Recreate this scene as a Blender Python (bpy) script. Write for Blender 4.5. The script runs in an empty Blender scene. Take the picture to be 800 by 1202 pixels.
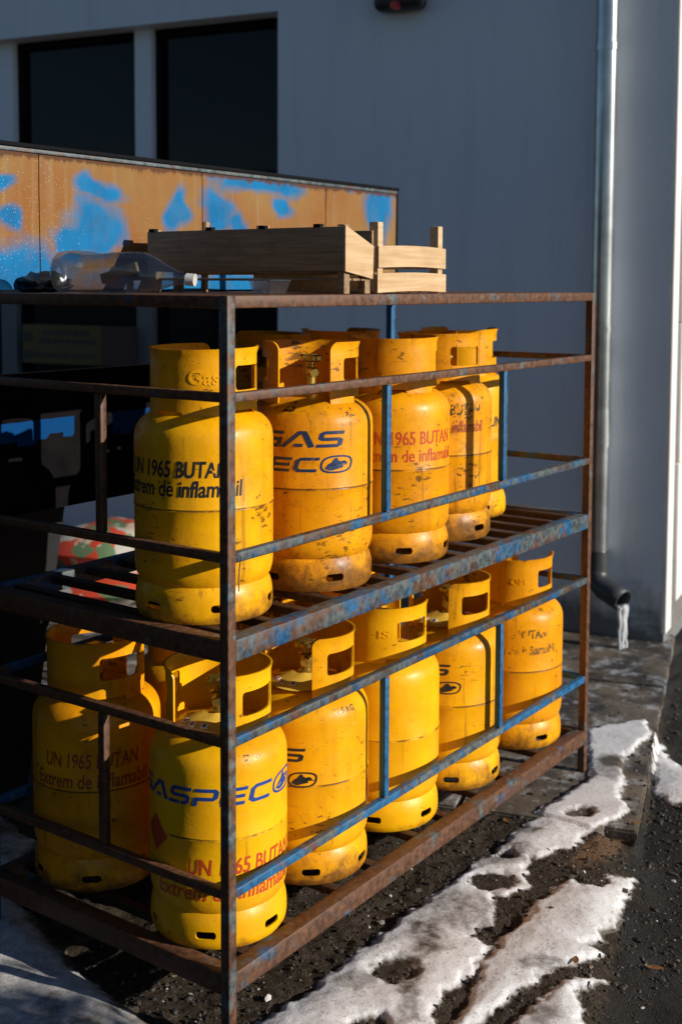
import bpy, bmesh, math, random
import numpy as np
from mathutils import Vector, Matrix, noise as mnoise
from mathutils.geometry import delaunay_2d_cdt
random.seed(7); rng = np.random.default_rng(11)
SC = bpy.context.scene
COL = SC.collection
rad = math.radians

# ------------------------------------------------------------------ camera, world, sun, exposure
CP = Vector((-1.8295, -1.5847, 1.5573))
CF = Vector((0.81082, 0.58059, -0.07413)); CR = Vector((0.58244, -0.81287, 0.00418)); CU = Vector((0.05783, 0.04656, 0.99724))
FPX = 1438.26                                       # focal length in photo pixels (photo 800 wide), principal point (400, 440)
cd = bpy.data.cameras.new('camera'); cam = bpy.data.objects.new('camera', cd); COL.objects.link(cam)
cd.sensor_fit = 'HORIZONTAL'; cd.sensor_width = 24.0; cd.lens = 24.0 * FPX / 800
cd.shift_y = -(601 - 440) / 800
cd.clip_start = 0.05; cd.clip_end = 500
cam.matrix_world = Matrix(((CR.x, CU.x, -CF.x, CP.x), (CR.y, CU.y, -CF.y, CP.y), (CR.z, CU.z, -CF.z, CP.z), (0, 0, 0, 1)))
cd.dof.use_dof = True; cd.dof.focus_distance = 2.85; cd.dof.aperture_fstop = 3.2
SC.camera = cam
SUN = Vector((0.235, -1.0, 0.365)).normalized()     # towards the sun
w = bpy.data.worlds.new('World'); SC.world = w; w.use_nodes = True
nt = w.node_tree; nt.nodes.clear()
sky = nt.nodes.new('ShaderNodeTexSky'); sky.sky_type = 'NISHITA'; sky.sun_disc = False
sky.dust_density = 0.1; sky.ozone_density = 4.0; sky.air_density = 1.0; sky.sun_elevation = math.asin(SUN.z); sky.sun_rotation = math.atan2(SUN.x, SUN.y)
bg = nt.nodes.new('ShaderNodeBackground'); bg.inputs[1].default_value = 0.058
wo = nt.nodes.new('ShaderNodeOutputWorld')
nt.links.new(sky.outputs[0], bg.inputs[0]); nt.links.new(bg.outputs[0], wo.inputs[0])
sl = bpy.data.lights.new('sun', 'SUN'); sun = bpy.data.objects.new('sun', sl); COL.objects.link(sun)
sl.energy = 5.0; sl.angle = rad(0.5); sl.color = (1.0, 0.93, 0.83)
sun.rotation_euler = SUN.to_track_quat('Z', 'Y').to_euler(); sun.location = (2, -6, 4)
SC.view_settings.view_transform = 'Standard'; SC.view_settings.look = 'None'
SC.view_settings.exposure = 0.16; SC.view_settings.gamma = 1.0; SC.view_settings.use_curve_mapping = False

def ray(x, y): return CF + CR * ((x - 400) / FPX) - CU * ((y - 440) / FPX)
def onz(x, y, z=0.0):
    d = ray(x, y); return CP + d * ((z - CP.z) / d.z)
def onY(x, y, Y):
    d = ray(x, y); return CP + d * ((Y - CP.y) / d.y)
def onX(x, y, X):
    d = ray(x, y); return CP + d * ((X - CP.x) / d.x)

# ------------------------------------------------------------------ material helpers
class NT:
    def __init__(s, name):
        s.m = bpy.data.materials.new(name); s.m.use_nodes = True
        s.t = s.m.node_tree; s.t.nodes.clear()
        s.out = s.t.nodes.new('ShaderNodeOutputMaterial')
        s.b = s.t.nodes.new('ShaderNodeBsdfPrincipled'); s.L(s.b.outputs[0], s.out.inputs[0])
    def n(s, t, **k):
        x = s.t.nodes.new(t)
        for a, v in k.items(): setattr(x, a, v)
        return x
    def L(s, a, b): s.t.links.new(a, b)
    def val(s, sock, v):
        if hasattr(v, 'is_linked') or isinstance(v, bpy.types.NodeSocket): s.L(v, sock)
        else: sock.default_value = v
    def math(s, op, a, b=0.0, clamp=False):
        x = s.n('ShaderNodeMath', operation=op); x.use_clamp = clamp
        s.val(x.inputs[0], a); s.val(x.inputs[1], b); return x.outputs[0]
    def ramp(s, v, lo, hi, to0=0.0, to1=1.0):
        x = s.n('ShaderNodeMapRange'); x.clamp = True
        s.val(x.inputs[0], v); x.inputs[1].default_value = lo; x.inputs[2].default_value = hi
        x.inputs[3].default_value = to0; x.inputs[4].default_value = to1; return x.outputs[0]
    def coord(s, scale=(1, 1, 1), rnd=True, kind='Object'):
        tc = s.n('ShaderNodeTexCoord'); v = tc.outputs[kind]
        if rnd:
            oi = s.n('ShaderNodeObjectInfo'); mu = s.n('ShaderNodeVectorMath', operation='SCALE')
            mu.inputs[0].default_value = (37, 53, 71); s.L(oi.outputs['Random'], mu.inputs['Scale'])
            ad = s.n('ShaderNodeVectorMath', operation='ADD'); s.L(v, ad.inputs[0]); s.L(mu.outputs[0], ad.inputs[1]); v = ad.outputs[0]
        if tuple(scale) != (1, 1, 1):
            mu = s.n('ShaderNodeVectorMath', operation='MULTIPLY'); s.L(v, mu.inputs[0]); mu.inputs[1].default_value = scale; v = mu.outputs[0]
        return v
    def noise(s, v, scale, detail=4, rough=.55):
        x = s.n('ShaderNodeTexNoise'); s.L(v, x.inputs['Vector']); x.inputs['Scale'].default_value = scale
        x.inputs['Detail'].default_value = detail; x.inputs['Roughness'].default_value = rough; return x.outputs['Fac']
    def mix(s, f, a, b, mode='MIX'):
        x = s.n('ShaderNodeMix', data_type='RGBA', blend_type=mode)
        s.val(x.inputs[0], f)
        for sock, c in ((x.inputs[6], a), (x.inputs[7], b)):
            if isinstance(c, bpy.types.NodeSocket): s.L(c, sock)
            else: sock.default_value = (c[0], c[1], c[2], 1)
        return x.outputs[2]
    def bump(s, h, strength=.3, dist=.002):
        x = s.n('ShaderNodeBump'); s.L(h, x.inputs['Height']); x.inputs['Strength'].default_value = strength
        x.inputs['Distance'].default_value = dist; s.L(x.outputs[0], s.b.inputs['Normal'])
    def set(s, **k):
        nm = dict(color='Base Color', rough='Roughness', metal='Metallic', spec='Specular IOR Level', coat='Coat Weight', trans='Transmission Weight', ior='IOR', alpha='Alpha', sss='Subsurface Weight')
        for a, v in k.items():
            sock = s.b.inputs[nm[a]]
            if isinstance(v, bpy.types.NodeSocket): s.L(v, sock)
            elif a == 'color': sock.default_value = (v[0], v[1], v[2], 1)
            else: sock.default_value = v
        return s.m
    def attr(s, name):
        x = s.n('ShaderNodeAttribute'); x.attribute_name = name; return x.outputs['Fac']

M = {}
def simple(name, col, rough=.6, metal=0, var=.15, scale=20, bump=0):
    n = NT(name); v = n.coord(); f = n.noise(v, scale)
    c = n.mix(n.ramp(f, .35, .65), [x * (1 - var) for x in col], [min(1, x * (1 + var)) for x in col])
    if bump: n.bump(n.noise(v, scale * 6), bump, .002)
    M[name] = n.set(color=c, rough=rough, metal=metal); return M[name]

def mat_yellow():
    n = NT('yellow_paint'); oi = n.n('ShaderNodeObjectInfo'); v = n.coord()
    sep = n.n('ShaderNodeSeparateXYZ'); n.L(n.coord(rnd=False), sep.inputs[0]); z = sep.outputs[2]
    wear = oi.outputs['Alpha']
    big = n.noise(v, 7, 5, .6); fine = n.noise(v, 120, 3)
    stre = n.noise(n.coord((28, 28, 2.2)), 1.0, 4)
    c = n.mix(n.ramp(big, .3, .75), oi.outputs['Color'], n.mix(1.0, oi.outputs['Color'], (.80, .66, .55), 'MULTIPLY'))
    # grime in streaks
    g = n.math('MULTIPLY', n.ramp(stre, .5, .78), n.math('MULTIPLY', wear, .55))
    c = n.mix(g, c, (.20, .085, .012))
    # broad orange-brown staining and smudges
    bs = n.ramp(n.math('ADD', n.noise(v, 4.5, 6, .68), n.math('MULTIPLY', wear, .16)), .54, .74)
    c = n.mix(n.math('MULTIPLY', bs, .38), c, (.46, .155, .004))
    sm = n.ramp(n.math('ADD', n.noise(n.coord((14, 14, 22)), 1.2, 7, .78), n.math('MULTIPLY', wear, .13)), .66, .80)
    c = n.mix(n.math('MULTIPLY', sm, .55), c, (.10, .042, .010))
    dn = n.noise(n.coord((55, 55, 3.5)), 1.0, 3, .6)
    c = n.mix(n.math('MULTIPLY', n.ramp(n.math('ADD', dn, n.math('MULTIPLY', wear, .10)), .68, .76), .45), c, (.16, .06, .010))
    # pale scuffs
    sc = n.noise(n.coord((9, 9, 40)), 2.0, 6, .7)
    c = n.mix(n.math('MULTIPLY', n.ramp(sc, .62, .74), .40), c, (.75, .45, .14))
    s2 = n.noise(n.coord((5, 5, 150)), 2.2, 3, .6)
    c = n.mix(n.math('MULTIPLY', n.math('MULTIPLY', n.ramp(s2, .66, .70), n.ramp(n.noise(v, 13, 2), .52, .60)), n.math('ADD', n.math('MULTIPLY', wear, .8), .1)), c, (.09, .04, .012))
    # chips : small dark marks, clustered
    ch = n.noise(n.coord((26, 26, 60)), 1.6, 5, .62); cl = n.noise(v, 9, 2)
    th = n.math('ADD', ch, n.math('MULTIPLY', n.math('SUBTRACT', cl, .52), .75))
    th = n.math('ADD', th, n.math('MULTIPLY', wear, .10))
    chip = n.ramp(th, .725, .765)
    c = n.mix(n.math('MULTIPLY', chip, .75), c, (.06, .026, .010))
    # fine specks
    sp = n.noise(v, 170, 2, .5)
    c = n.mix(n.math('MULTIPLY', n.ramp(n.math('ADD', sp, n.math('MULTIPLY', wear, .06)), .72, .77), .7), c, (.07, .03, .01))
    # weld seam grime
    d = n.math('ABSOLUTE', n.math('SUBTRACT', z, .2435))
    sn = n.noise(n.coord((14, 14, 3)), 1.3, 4)
    seam = n.math('MULTIPLY', n.ramp(d, .0028, .0012), n.ramp(n.math('ADD', sn, n.math('MULTIPLY', wear, .22)), .46, .60))
    c = n.mix(n.math('MULTIPLY', seam, .85), c, (.06, .025, .010))
    # rust and mud on the foot
    fn = n.noise(v, 16, 6, .7)
    foot = n.math('SUBTRACT', n.math('ADD', fn, n.math('MULTIPLY', wear, .42)), n.math('MULTIPLY', z, 4.4))
    rust = n.mix(n.ramp(n.noise(v, 40), .4, .6), (.20, .075, .015), (.075, .032, .012))
    c = n.mix(n.math('MULTIPLY', n.ramp(foot, .46, .72), .85), c, rust)
    r = n.ramp(n.noise(v, 30), .3, .7, .28, .50)
    n.bump(n.math('ADD', n.math('MULTIPLY', big, 3.0), n.math('MULTIPLY', fine, .12)), .25, .004)
    M['yellow'] = n.set(color=c, rough=r, spec=.28)
mat_yellow()

def mat_steel():
    # object colour: R = blue paint share, G = rust share, B = overall brightness
    n = NT('painted_steel'); oi = n.n('ShaderNodeObjectInfo'); v = n.coord()
    s = n.n('ShaderNodeSeparateColor'); n.L(oi.outputs['Color'], s.inputs[0])
    f1 = n.noise(v, 9, 6, .65); f2 = n.noise(v, 14, 6, .7)
    f3 = n.noise(v, 60, 4, .6)
    grey = n.mix(n.ramp(f3, .35, .65), (.032, .045, .052), (.115, .14, .145))
    blue = n.mix(n.ramp(f3, .3, .7), (.006, .052, .125), (.010, .135, .31))
    rust = n.mix(n.ramp(f3, .3, .7), (.045, .020, .011), (.16, .068, .030))
    c = n.mix(n.ramp(n.math('ADD', f1, n.math('SUBTRACT', s.outputs[0], .5)), .47, .53), grey, blue)
    c = n.mix(n.ramp(n.math('ADD', f2, n.math('SUBTRACT', s.outputs[1], .5)), .46, .56), c, rust)
    br = n.n('ShaderNodeVectorMath', operation='SCALE'); n.L(c, br.inputs[0]); n.L(n.math('MULTIPLY', s.outputs[2], 2.0), br.inputs['Scale']); c = br.outputs[0]
    rr = n.ramp(f3, .3, .7, .42, .68)
    n.bump(n.math('ADD', f3, n.math('MULTIPLY', n.noise(v, 220, 2), .5)), .35, .0012)
    M['steel'] = n.set(color=c, rough=rr, spec=.45)
mat_steel()

def mat_panel():
    n = NT('weathered_sheet'); v = n.coord(rnd=False)
    f = n.noise(v, 14, 6, .65); fs = n.noise(n.coord((60, 60, 3), rnd=False), 1, 4); f2 = n.noise(v, 5, 5, .6)
    a = n.attr('blue'); dr = n.attr('drip')
    tan = n.mix(n.ramp(f2, .35, .65), (.235, .13, .042), (.225, .088, .022))
    tan = n.mix(n.math('MULTIPLY', n.ramp(fs, .52, .72), .5), tan, (.27, .19, .105))
    blue = n.mix(n.ramp(f, .35, .65), (.002, .105, .26), (.004, .15, .35))
    k = n.math('ADD', a, n.math('MULTIPLY', n.math('SUBTRACT', f, .5), .55))
    c = n.mix(n.ramp(k, .22, .66), tan, blue)
    c = n.mix(n.math('MULTIPLY', n.ramp(n.noise(n.coord((20, 20, 6), rnd=False), 1, 6, .7), .5, .75), .35), c, (.13, .10, .07))
    vo = n.n('ShaderNodeTexVoronoi'); n.L(v, vo.inputs['Vector']); vo.inputs['Scale'].default_value = 130
    spk = n.math('MULTIPLY', n.ramp(vo.outputs['Distance'], .16, .10), n.ramp(n.math('ADD', n.noise(v, 4, 3), n.attr('speck')), .72, .8))
    c = n.mix(n.math('MULTIPLY', spk, .7), c, (.55, .54, .50))
    rk = n.math('ADD', dr, n.math('MULTIPLY', n.math('SUBTRACT', n.noise(n.coord((45, 45, 9), rnd=False), 1, 5, .7), .5), 1.1))
    c = n.mix(n.math('MULTIPLY', n.ramp(rk, .42, .62), .9), c, (.075, .030, .014))
    n.bump(n.math('ADD', f, n.math('MULTIPLY', n.noise(v, 90), .3)), .3, .0015)
    M['panel'] = n.set(color=c, rough=n.ramp(f, .3, .7, .55, .8), spec=.15)
mat_panel()
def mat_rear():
    n = NT('shade_painted_sheet'); v = n.coord(rnd=False); f = n.noise(v, 14, 6, .65)  # blue sheet: its shade painted near-black, sun patches painted blue
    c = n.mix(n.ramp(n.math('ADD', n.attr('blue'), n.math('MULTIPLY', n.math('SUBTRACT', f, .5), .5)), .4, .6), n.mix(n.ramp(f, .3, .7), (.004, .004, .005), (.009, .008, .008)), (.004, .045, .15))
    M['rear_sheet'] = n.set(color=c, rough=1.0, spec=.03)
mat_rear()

def mat_wood(name, a, b, dark, gs=(3, 60, 60)):
    n = NT(name); v = n.coord()
    g = n.noise(n.coord(gs), 1.6, 6, .6); k = n.noise(v, 11, 4); kn = n.noise(n.coord((7, 20, 20)), 1.0, 2)
    c = n.mix(n.ramp(g, .35, .68), a, b)
    c = n.mix(n.math('MULTIPLY', n.ramp(k, .55, .75), .6), c, dark)
    c = n.mix(n.ramp(kn, .74, .79), c, [x * .5 for x in dark])
    n.bump(g, .4, .0012); M[name] = n.set(color=c, rough=.72)
mat_wood('wood_light', (.60, .42, .24), (.46, .29, .14), (.36, .22, .11))
mat_wood('wood_dark', (.36, .235, .125), (.20, .125, .065), (.075, .05, .033), (60, 3, 60))

def mat_wall():
    n = NT('render_wall'); v = n.coord(rnd=False, kind='Object')
    sep = n.n('ShaderNodeSeparateXYZ'); n.L(v, sep.inputs[0]); z = sep.outputs[2]
    f = n.noise(v, 2.2, 6, .6); fi = n.noise(v, 160, 3, .6)
    c = n.mix(n.ramp(f, .3, .7), (.73, .79, .85), (.79, .83, .87))
    c = n.mix(n.math('MULTIPLY', n.ramp(n.noise(v, 110, 4, .7), .42, .62), .16), c, (.40, .42, .45))
    c = n.mix(n.math('MULTIPLY', n.ramp(n.noise(n.coord((9, 9, .8), rnd=False), 1, 5, .65), .52, .75), .22), c, (.36, .37, .38))
    st = n.math('SUBTRACT', n.math('ADD', .60, n.math('MULTIPLY', n.math('SUBTRACT', n.noise(v, 5, 6, .65), .5), 1.3)), n.math('MULTIPLY', z, 2.0))
    c = n.mix(n.math('MULTIPLY', n.ramp(st, .1, .5), .85), c, (.055, .058, .05))
    n.bump(n.math('ADD', fi, n.math('MULTIPLY', n.noise(v, 45, 4), .6)), .35, .003)
    M['wall'] = n.set(color=c, rough=.9)
mat_wall()
simple('white_wall', (.78, .76, .72), .8, var=.05, scale=6, bump=.15)
simple('joint', (.16, .15, .14), .9)
simple('galvanised', (.46, .48, .49), .26, .9, .2, 9, .08)
simple('dark_plastic', (.035, .040, .045), .45)
simple('black_paint', (.006, .006, .007), .8)
M['black_paint'].node_tree.nodes['Principled BSDF'].inputs['Specular IOR Level'].default_value = .1
simple('black_plastic', (.012, .013, .014), .5, bump=.2)
simple('brass', (.45, .30, .06), .38, .8, .25, 60)
simple('dirt_hole', (.01, .008, .006), .9)
simple('paper_yellow', (.72, .46, .05), .6, var=.12)
simple('paper_white', (.75, .72, .66), .6)
simple('sign_yellow', (.085, .062, .010), .55)  # notice colours dimmed to imitate lying behind glass
simple('sign_dark', (.03, .03, .025), .6)
simple('sign_maroon', (.05, .02, .022), .6)
simple('cap_white', (.55, .53, .49), .5, var=.2)
simple('red_lens', (.5, .03, .03), .3)
simple('wire', (.07, .04, .03), .6)

def mat_print(name, col, worn):
    n = NT(name); v = n.coord(); f = n.noise(v, 55, 5, .7); g = n.noise(v, 14, 3)
    k = n.ramp(n.math('ADD', f, n.math('MULTIPLY', n.math('SUBTRACT', g, .5), .6)), worn, worn + .06)
    tr = n.n('ShaderNodeBsdfTransparent'); mx = n.n('ShaderNodeMixShader')
    n.L(k, mx.inputs[0]); n.L(n.b.outputs[0], mx.inputs[2]); n.L(tr.outputs[0], mx.inputs[1]); n.L(mx.outputs[0], n.out.inputs[0])
    M[name] = n.set(color=col, rough=.45)
mat_print('print_black', (.010, .014, .020), .30)
mat_print('print_navy', (.008, .026, .085), .30)
mat_print('print_blue', (.008, .05, .24), .26)
mat_print('print_red', (.52, .055, .012), .29)
mat_print('print_worn', (.05, .03, .012), .46)
mat_print('print_ghost', (.16, .08, .02), .52)
mat_print('print_faded_red', (.34, .05, .014), .33)

def mat_glass():
    n = NT('window_glass'); M['glass'] = n.set(color=(.008, .010, .012), rough=.06, spec=.2)
    n = NT('clear_plastic'); fr = n.n('ShaderNodeLayerWeight'); fr.inputs[0].default_value = .35
    tr = n.n('ShaderNodeBsdfTransparent'); tr.inputs[0].default_value = (.66, .70, .72, 1)
    gl = n.n('ShaderNodeBsdfGlossy'); gl.inputs['Roughness'].default_value = .22
    mx = n.n('ShaderNodeMixShader'); n.L(n.math('ADD', n.math('MULTIPLY', fr.outputs['Facing'], .6), .14), mx.inputs[0])
    n.L(tr.outputs[0], mx.inputs[1]); n.L(gl.outputs[0], mx.inputs[2]); n.L(mx.outputs[0], n.out.inputs[0]); M['clear'] = n.m
    n = NT('ice'); v = n.coord(); n.bump(n.noise(v, 60), .5, .004)
    M['ice'] = n.set(color=(.74, .77, .80), rough=.2, trans=.35, ior=1.31)
mat_glass()

def mat_ground():
    n = NT('ground_soil'); v = n.coord(rnd=False)
    a = n.attr('soil'); wet = n.attr('wet')
    f1 = n.noise(v, 55, 6, .7); f2 = n.noise(v, 6, 5, .6); f3 = n.noise(v, 230, 3, .6)
    asp = n.mix(n.ramp(f3, .35, .70), (.006, .006, .006), (.036, .033, .030))
    asp = n.mix(n.ramp(f2, .45, .7), asp, (.022, .019, .016))
    soil = n.mix(n.ramp(f1, .35, .65), (.020, .016, .012), (.075, .055, .036))
    k = n.math('ADD', a, n.math('MULTIPLY', n.math('SUBTRACT', f1, .5), .6))
    c = n.mix(n.ramp(k, .4, .6), asp, soil)
    br = n.attr('brown'); c = n.mix(n.ramp(n.math('ADD', br, n.math('MULTIPLY', n.math('SUBTRACT', f1, .5), .8)), .42, .62), c, n.mix(n.ramp(f3, .3, .7), (.10, .06, .03), (.22, .135, .075)))
    n.bump(n.math('ADD', n.math('MULTIPLY', f1, 1.0), n.math('MULTIPLY', f3, .6)), .9, .010)
    M['ground'] = n.set(color=c, rough=n.ramp(n.noise(v, 3.5, 4), .42, .58, .38, .95), spec=.22)
    n = NT('concrete'); v = n.coord(rnd=False)
    f1 = n.noise(v, 7, 6, .65); f2 = n.noise(v, 70, 5, .65); ic = n.noise(v, 11, 6, .7)
    c = n.mix(n.ramp(f1, .35, .65), (.085, .068, .050), (.17, .135, .10))
    c = n.mix(n.ramp(n.noise(v, 4.5, 5, .6), .47, .58), c, (.035, .030, .026))
    c = n.mix(n.math('MULTIPLY', n.ramp(n.math('ADD', ic, n.attr('ice')), .58, .72), .85), c, (.42, .43, .45))
    n.bump(f2, .4, .004); M['concrete'] = n.set(color=c, rough=.7)
    n = NT('snow'); v = n.coord(rnd=False)
    f1 = n.noise(v, 140, 4, .65); f2 = n.noise(v, 13, 5, .65)
    d = n.attr('dirt_shade'); k = n.math('ADD', d, n.math('MULTIPLY', n.math('SUBTRACT', n.noise(v, 38, 6, .75), .5), .75))
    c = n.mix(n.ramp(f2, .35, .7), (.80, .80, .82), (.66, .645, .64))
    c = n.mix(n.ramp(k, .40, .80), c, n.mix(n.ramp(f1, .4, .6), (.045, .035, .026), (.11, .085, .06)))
    c = n.mix(n.math('MULTIPLY', n.ramp(n.math('ADD', f1, n.math('MULTIPLY', n.math('SUBTRACT', f2, .5), .25)), .56, .68), .6), c, (.13, .11, .09))
    c = n.mix(n.math('MULTIPLY', n.ramp(n.noise(v, 420, 2, .6), .50, .66), .42), c, (.30, .28, .26))
    n.bump(n.math('ADD', f1, n.math('MULTIPLY', n.noise(v, 45, 5, .7), .8)), .42, .003)
    M['snow'] = n.set(color=c, rough=.6, spec=.35)
    n = NT('stones'); g = n.n('ShaderNodeNewGeometry'); r = g.outputs['Random Per Island']
    c = n.mix(n.ramp(r, 0, .8), (.010, .009, .008), (.055, .048, .040)); c = n.mix(n.ramp(r, .90, .91), c, (.15, .125, .095)); c = n.mix(n.ramp(r, .982, .984), c, (.50, .48, .45))
    n.bump(n.noise(n.coord(rnd=False), 200), .4, .003); M['stones'] = n.set(color=c, rough=.7)
    n = NT('sack_print'); v = n.coord(); f = n.noise(v, 6, 2, .4)
    c = n.mix(n.ramp(f, .46, .48), (.40, .38, .34), (.45, .05, .02)); c = n.mix(n.ramp(n.noise(v, 8, 2, .4), .55, .57), c, (.10, .17, .08)); c = n.mix(n.ramp(n.noise(v, 11, 2), .6, .62), c, (.45, .38, .28))
    M['sack'] = n.set(color=c, rough=.5)
mat_ground()

# ------------------------------------------------------------------ object helpers
def link(o, parent=None):
    COL.objects.link(o)
    if parent is not None: o.parent = parent
    return o
def mesh(name, v, f, mat, parent=None, smooth=None, color=None):
    me = bpy.data.meshes.new(name); me.from_pydata([tuple(p) for p in v], [], f); me.update()
    return obj(name, me, mat, parent, smooth, color)
def obj(name, me, mat=None, parent=None, smooth=None, color=None):
    if mat is not None and not me.materials: me.materials.append(M[mat])
    if smooth is not None:
        me.polygons.foreach_set('use_smooth', [True] * len(me.polygons)); me.set_sharp_from_angle(angle=rad(smooth))
    o = bpy.data.objects.new(name, me)
    if color: o.color = color
    return link(o, parent)
def thing(name, label, cat, loc=(0, 0, 0), rz=0, group=None):
    o = bpy.data.objects.new(name, None); o.empty_display_size = .05; COL.objects.link(o); o.location = loc; o.rotation_euler = (0, 0, rz)
    return tag(o, label, cat, group)
def tag(o, label, cat=None, group=None, kind=None):
    o['label'] = label
    if cat: o['category'] = cat
    if group: o['group'] = group
    if kind: o['kind'] = kind
    return o
def rbox(sx, sy, sz, r=.002, seg=2):
    """box centred on the origin with rounded edges -> mesh"""
    bm = bmesh.new(); bmesh.ops.create_cube(bm, size=1); bmesh.ops.scale(bm, vec=(sx, sy, sz), verts=bm.verts)
    if r: bmesh.ops.bevel(bm, geom=bm.edges[:], offset=min(r, .45 * min(sx, sy, sz)), segments=seg, profile=.5, affect='EDGES')
    me = bpy.data.meshes.new('box'); bm.to_mesh(me); bm.free(); return me
def box(name, lo, hi, mat, parent=None, r=.002, color=None, seg=2, smooth=50):
    me = rbox(hi[0] - lo[0], hi[1] - lo[1], hi[2] - lo[2], r, seg)
    o = obj(name, me, mat, parent, smooth if r else None, color)
    o.location = [(a + b) / 2 for a, b in zip(lo, hi)]; return o
def lathe(prof, seg=64, closed=False):
    v = []; f = []; n = len(prof)
    for i in range(seg):
        a = 2 * math.pi * i / seg
        for r, z in prof: v.append((r * math.cos(a), r * math.sin(a), z))
    for i in range(seg):
        j = (i + 1) % seg
        for k in range(n - 1): f.append((i * n + k, j * n + k, j * n + k + 1, i * n + k + 1))
        if closed: f.append((i * n + n - 1, j * n + n - 1, j * n, i * n))
    return v, f
def tube(pts, r, seg=12, cap=True):
    """round tube along points, r a number or list"""
    pts = [Vector(p) for p in pts]; v = []; f = []; n = len(pts)
    up = Vector((0, 0, 1)); prev = None
    for i, p in enumerate(pts):
        t = (pts[min(i + 1, n - 1)] - pts[max(i - 1, 0)]).normalized()
        if prev is None:
            a = t.cross(up if abs(t.z) < .9 else Vector((1, 0, 0))).normalized()
        else: a = (prev - t * prev.dot(t)).normalized()
        prev = a; b = t.cross(a); rr = r[i] if isinstance(r, (list, tuple)) else r
        for k in range(seg):
            q = 2 * math.pi * k / seg; v.append(p + a * (rr * math.cos(q)) + b * (rr * math.sin(q)))
    for i in range(n - 1):
        for k in range(seg):
            l = (k + 1) % seg; f.append((i * seg + k, i * seg + l, (i + 1) * seg + l, (i + 1) * seg + k))
    if cap: f.append(tuple(range(seg))[::-1]); f.append(tuple((n - 1) * seg + k for k in range(seg)))
    return v, f

# value noise for the terrain (numpy)
LAT = rng.random((256, 256))
def vnoise(x, y):
    xi = np.floor(x).astype(int); yi = np.floor(y).astype(int); fx = x - xi; fy = y - yi
    fx = fx * fx * (3 - 2 * fx); fy = fy * fy * (3 - 2 * fy); g = lambda a, b: LAT[a % 256, b % 256]
    return (g(xi, yi) * (1 - fx) + g(xi + 1, yi) * fx) * (1 - fy) + (g(xi, yi + 1) * (1 - fx) + g(xi + 1, yi + 1) * fx) * fy
def fbm(x, y, s, o=4, p=.5):
    t = 0; a = 1; n = 0
    for i in range(o): t = t + a * vnoise(x * s + 17.3 * i, y * s + 5.1 * i); n += a; a *= p; s *= 2.03
    return t / n - .5
def sdpoly(X, Y, poly):
    """signed distance, positive inside"""
    P = np.array(poly); d = np.full(X.shape, 1e9); ins = np.zeros(X.shape, bool)
    for i in range(len(P)):
        a = P[i]; b = P[(i + 1) % len(P)]; e = b - a; wx = X - a[0]; wy = Y - a[1]
        t = np.clip((wx * e[0] + wy * e[1]) / (e @ e), 0, 1); d = np.minimum(d, np.hypot(wx - e[0] * t, wy - e[1] * t))
        c = ((a[1] > Y) != (b[1] > Y)) & (X < (b[0] - a[0]) * (Y - a[1]) / (b[1] - a[1] + 1e-12) + a[0]); ins ^= c
    return np.where(ins, d, -d)
def gpoly(px): return [tuple(onz(x, y, 0).xy) for x, y in px]
def smooth01(t): t = np.clip(t, 0, 1); return t * t * (3 - 2 * t)

# ------------------------------------------------------------------ ground, pavement, snow
EDGE_A = np.array(onz(780, 805).xy); EDGE_B = np.array(onz(750, 963).xy)      # the pavement's right-hand edge
ed = (EDGE_B - EDGE_A) / np.linalg.norm(EDGE_B - EDGE_A); en = np.array([ed[1], -ed[0]])
if en[1] > 0: en = -en                                                         # points towards the road
def road_side(X, Y): return (X - EDGE_A[0]) * en[0] + (Y - EDGE_A[1]) * en[1]
def ground_h(X, Y):
    s = road_side(X, Y); near = smooth01((1.42 - X) / .12)
    step = -.045 * smooth01(s / .012) * (1 - near) - .045 * smooth01((s + .10) / .22) * near
    soil = smooth01((.05 - s) / .2)
    h = step + fbm(X, Y, 9, 4) * (.006 + .018 * soil) + fbm(X, Y, 45, 3) * (.005 + .010 * soil) - .012
    slab = smooth01((X - 1.36) / .02) * smooth01((.0 - s) / .01)
    return h * (1 - slab) + slab * (-.03)
def axis(dense0, dense1, step, lo, hi, g=1.35):
    a = list(np.arange(dense0, dense1, step)); s = step; x = a[0]; L = []
    while x > lo: s *= g; x -= s; L.append(x)
    s = step; x = a[-1]; Rr = []
    while x < hi: s *= g; x += s; Rr.append(x)
    return np.array(L[::-1] + a + Rr)
def grid_mesh(name, xs, ys, H, attrs, mat, keep=None):
    nx, ny = len(xs), len(ys); X, Y = np.meshgrid(xs, ys, indexing='ij')
    co = np.stack([X, Y, H], -1).reshape(-1, 3)
    i, j = np.meshgrid(np.arange(nx - 1), np.arange(ny - 1), indexing='ij')
    q = np.stack([i * ny + j, (i + 1) * ny + j, (i + 1) * ny + j + 1, i * ny + j + 1], -1).reshape(-1, 4)
    if keep is not None:
        k = keep.reshape(-1)[q].any(1); q = q[k]; used = np.unique(q); re = np.zeros(len(co), int); re[used] = np.arange(len(used)); co = co[used]; q = re[q]
    else: used = slice(None)
    me = bpy.data.meshes.new(name); me.from_pydata(co.tolist(), [], q.tolist()); me.update()
    for k, a in attrs.items():
        at = me.attributes.new(k, 'FLOAT', 'POINT'); at.data.foreach_set('value', a.reshape(-1)[used].astype(np.float32))
    o = obj(name, me, mat); me.polygons.foreach_set('use_smooth', [True] * len(me.polygons)); return o
xs = axis(-.5, 2.2, .011, -150, 150); ys = axis(-.9, .8, .011, -150, 150)
X, Y = np.meshgrid(xs, ys, indexing='ij')
s = road_side(X, Y)
bc = onz(702, 992).xy; bd = np.hypot((X - bc[0]) / .16, (Y - bc[1]) / .055)
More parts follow.
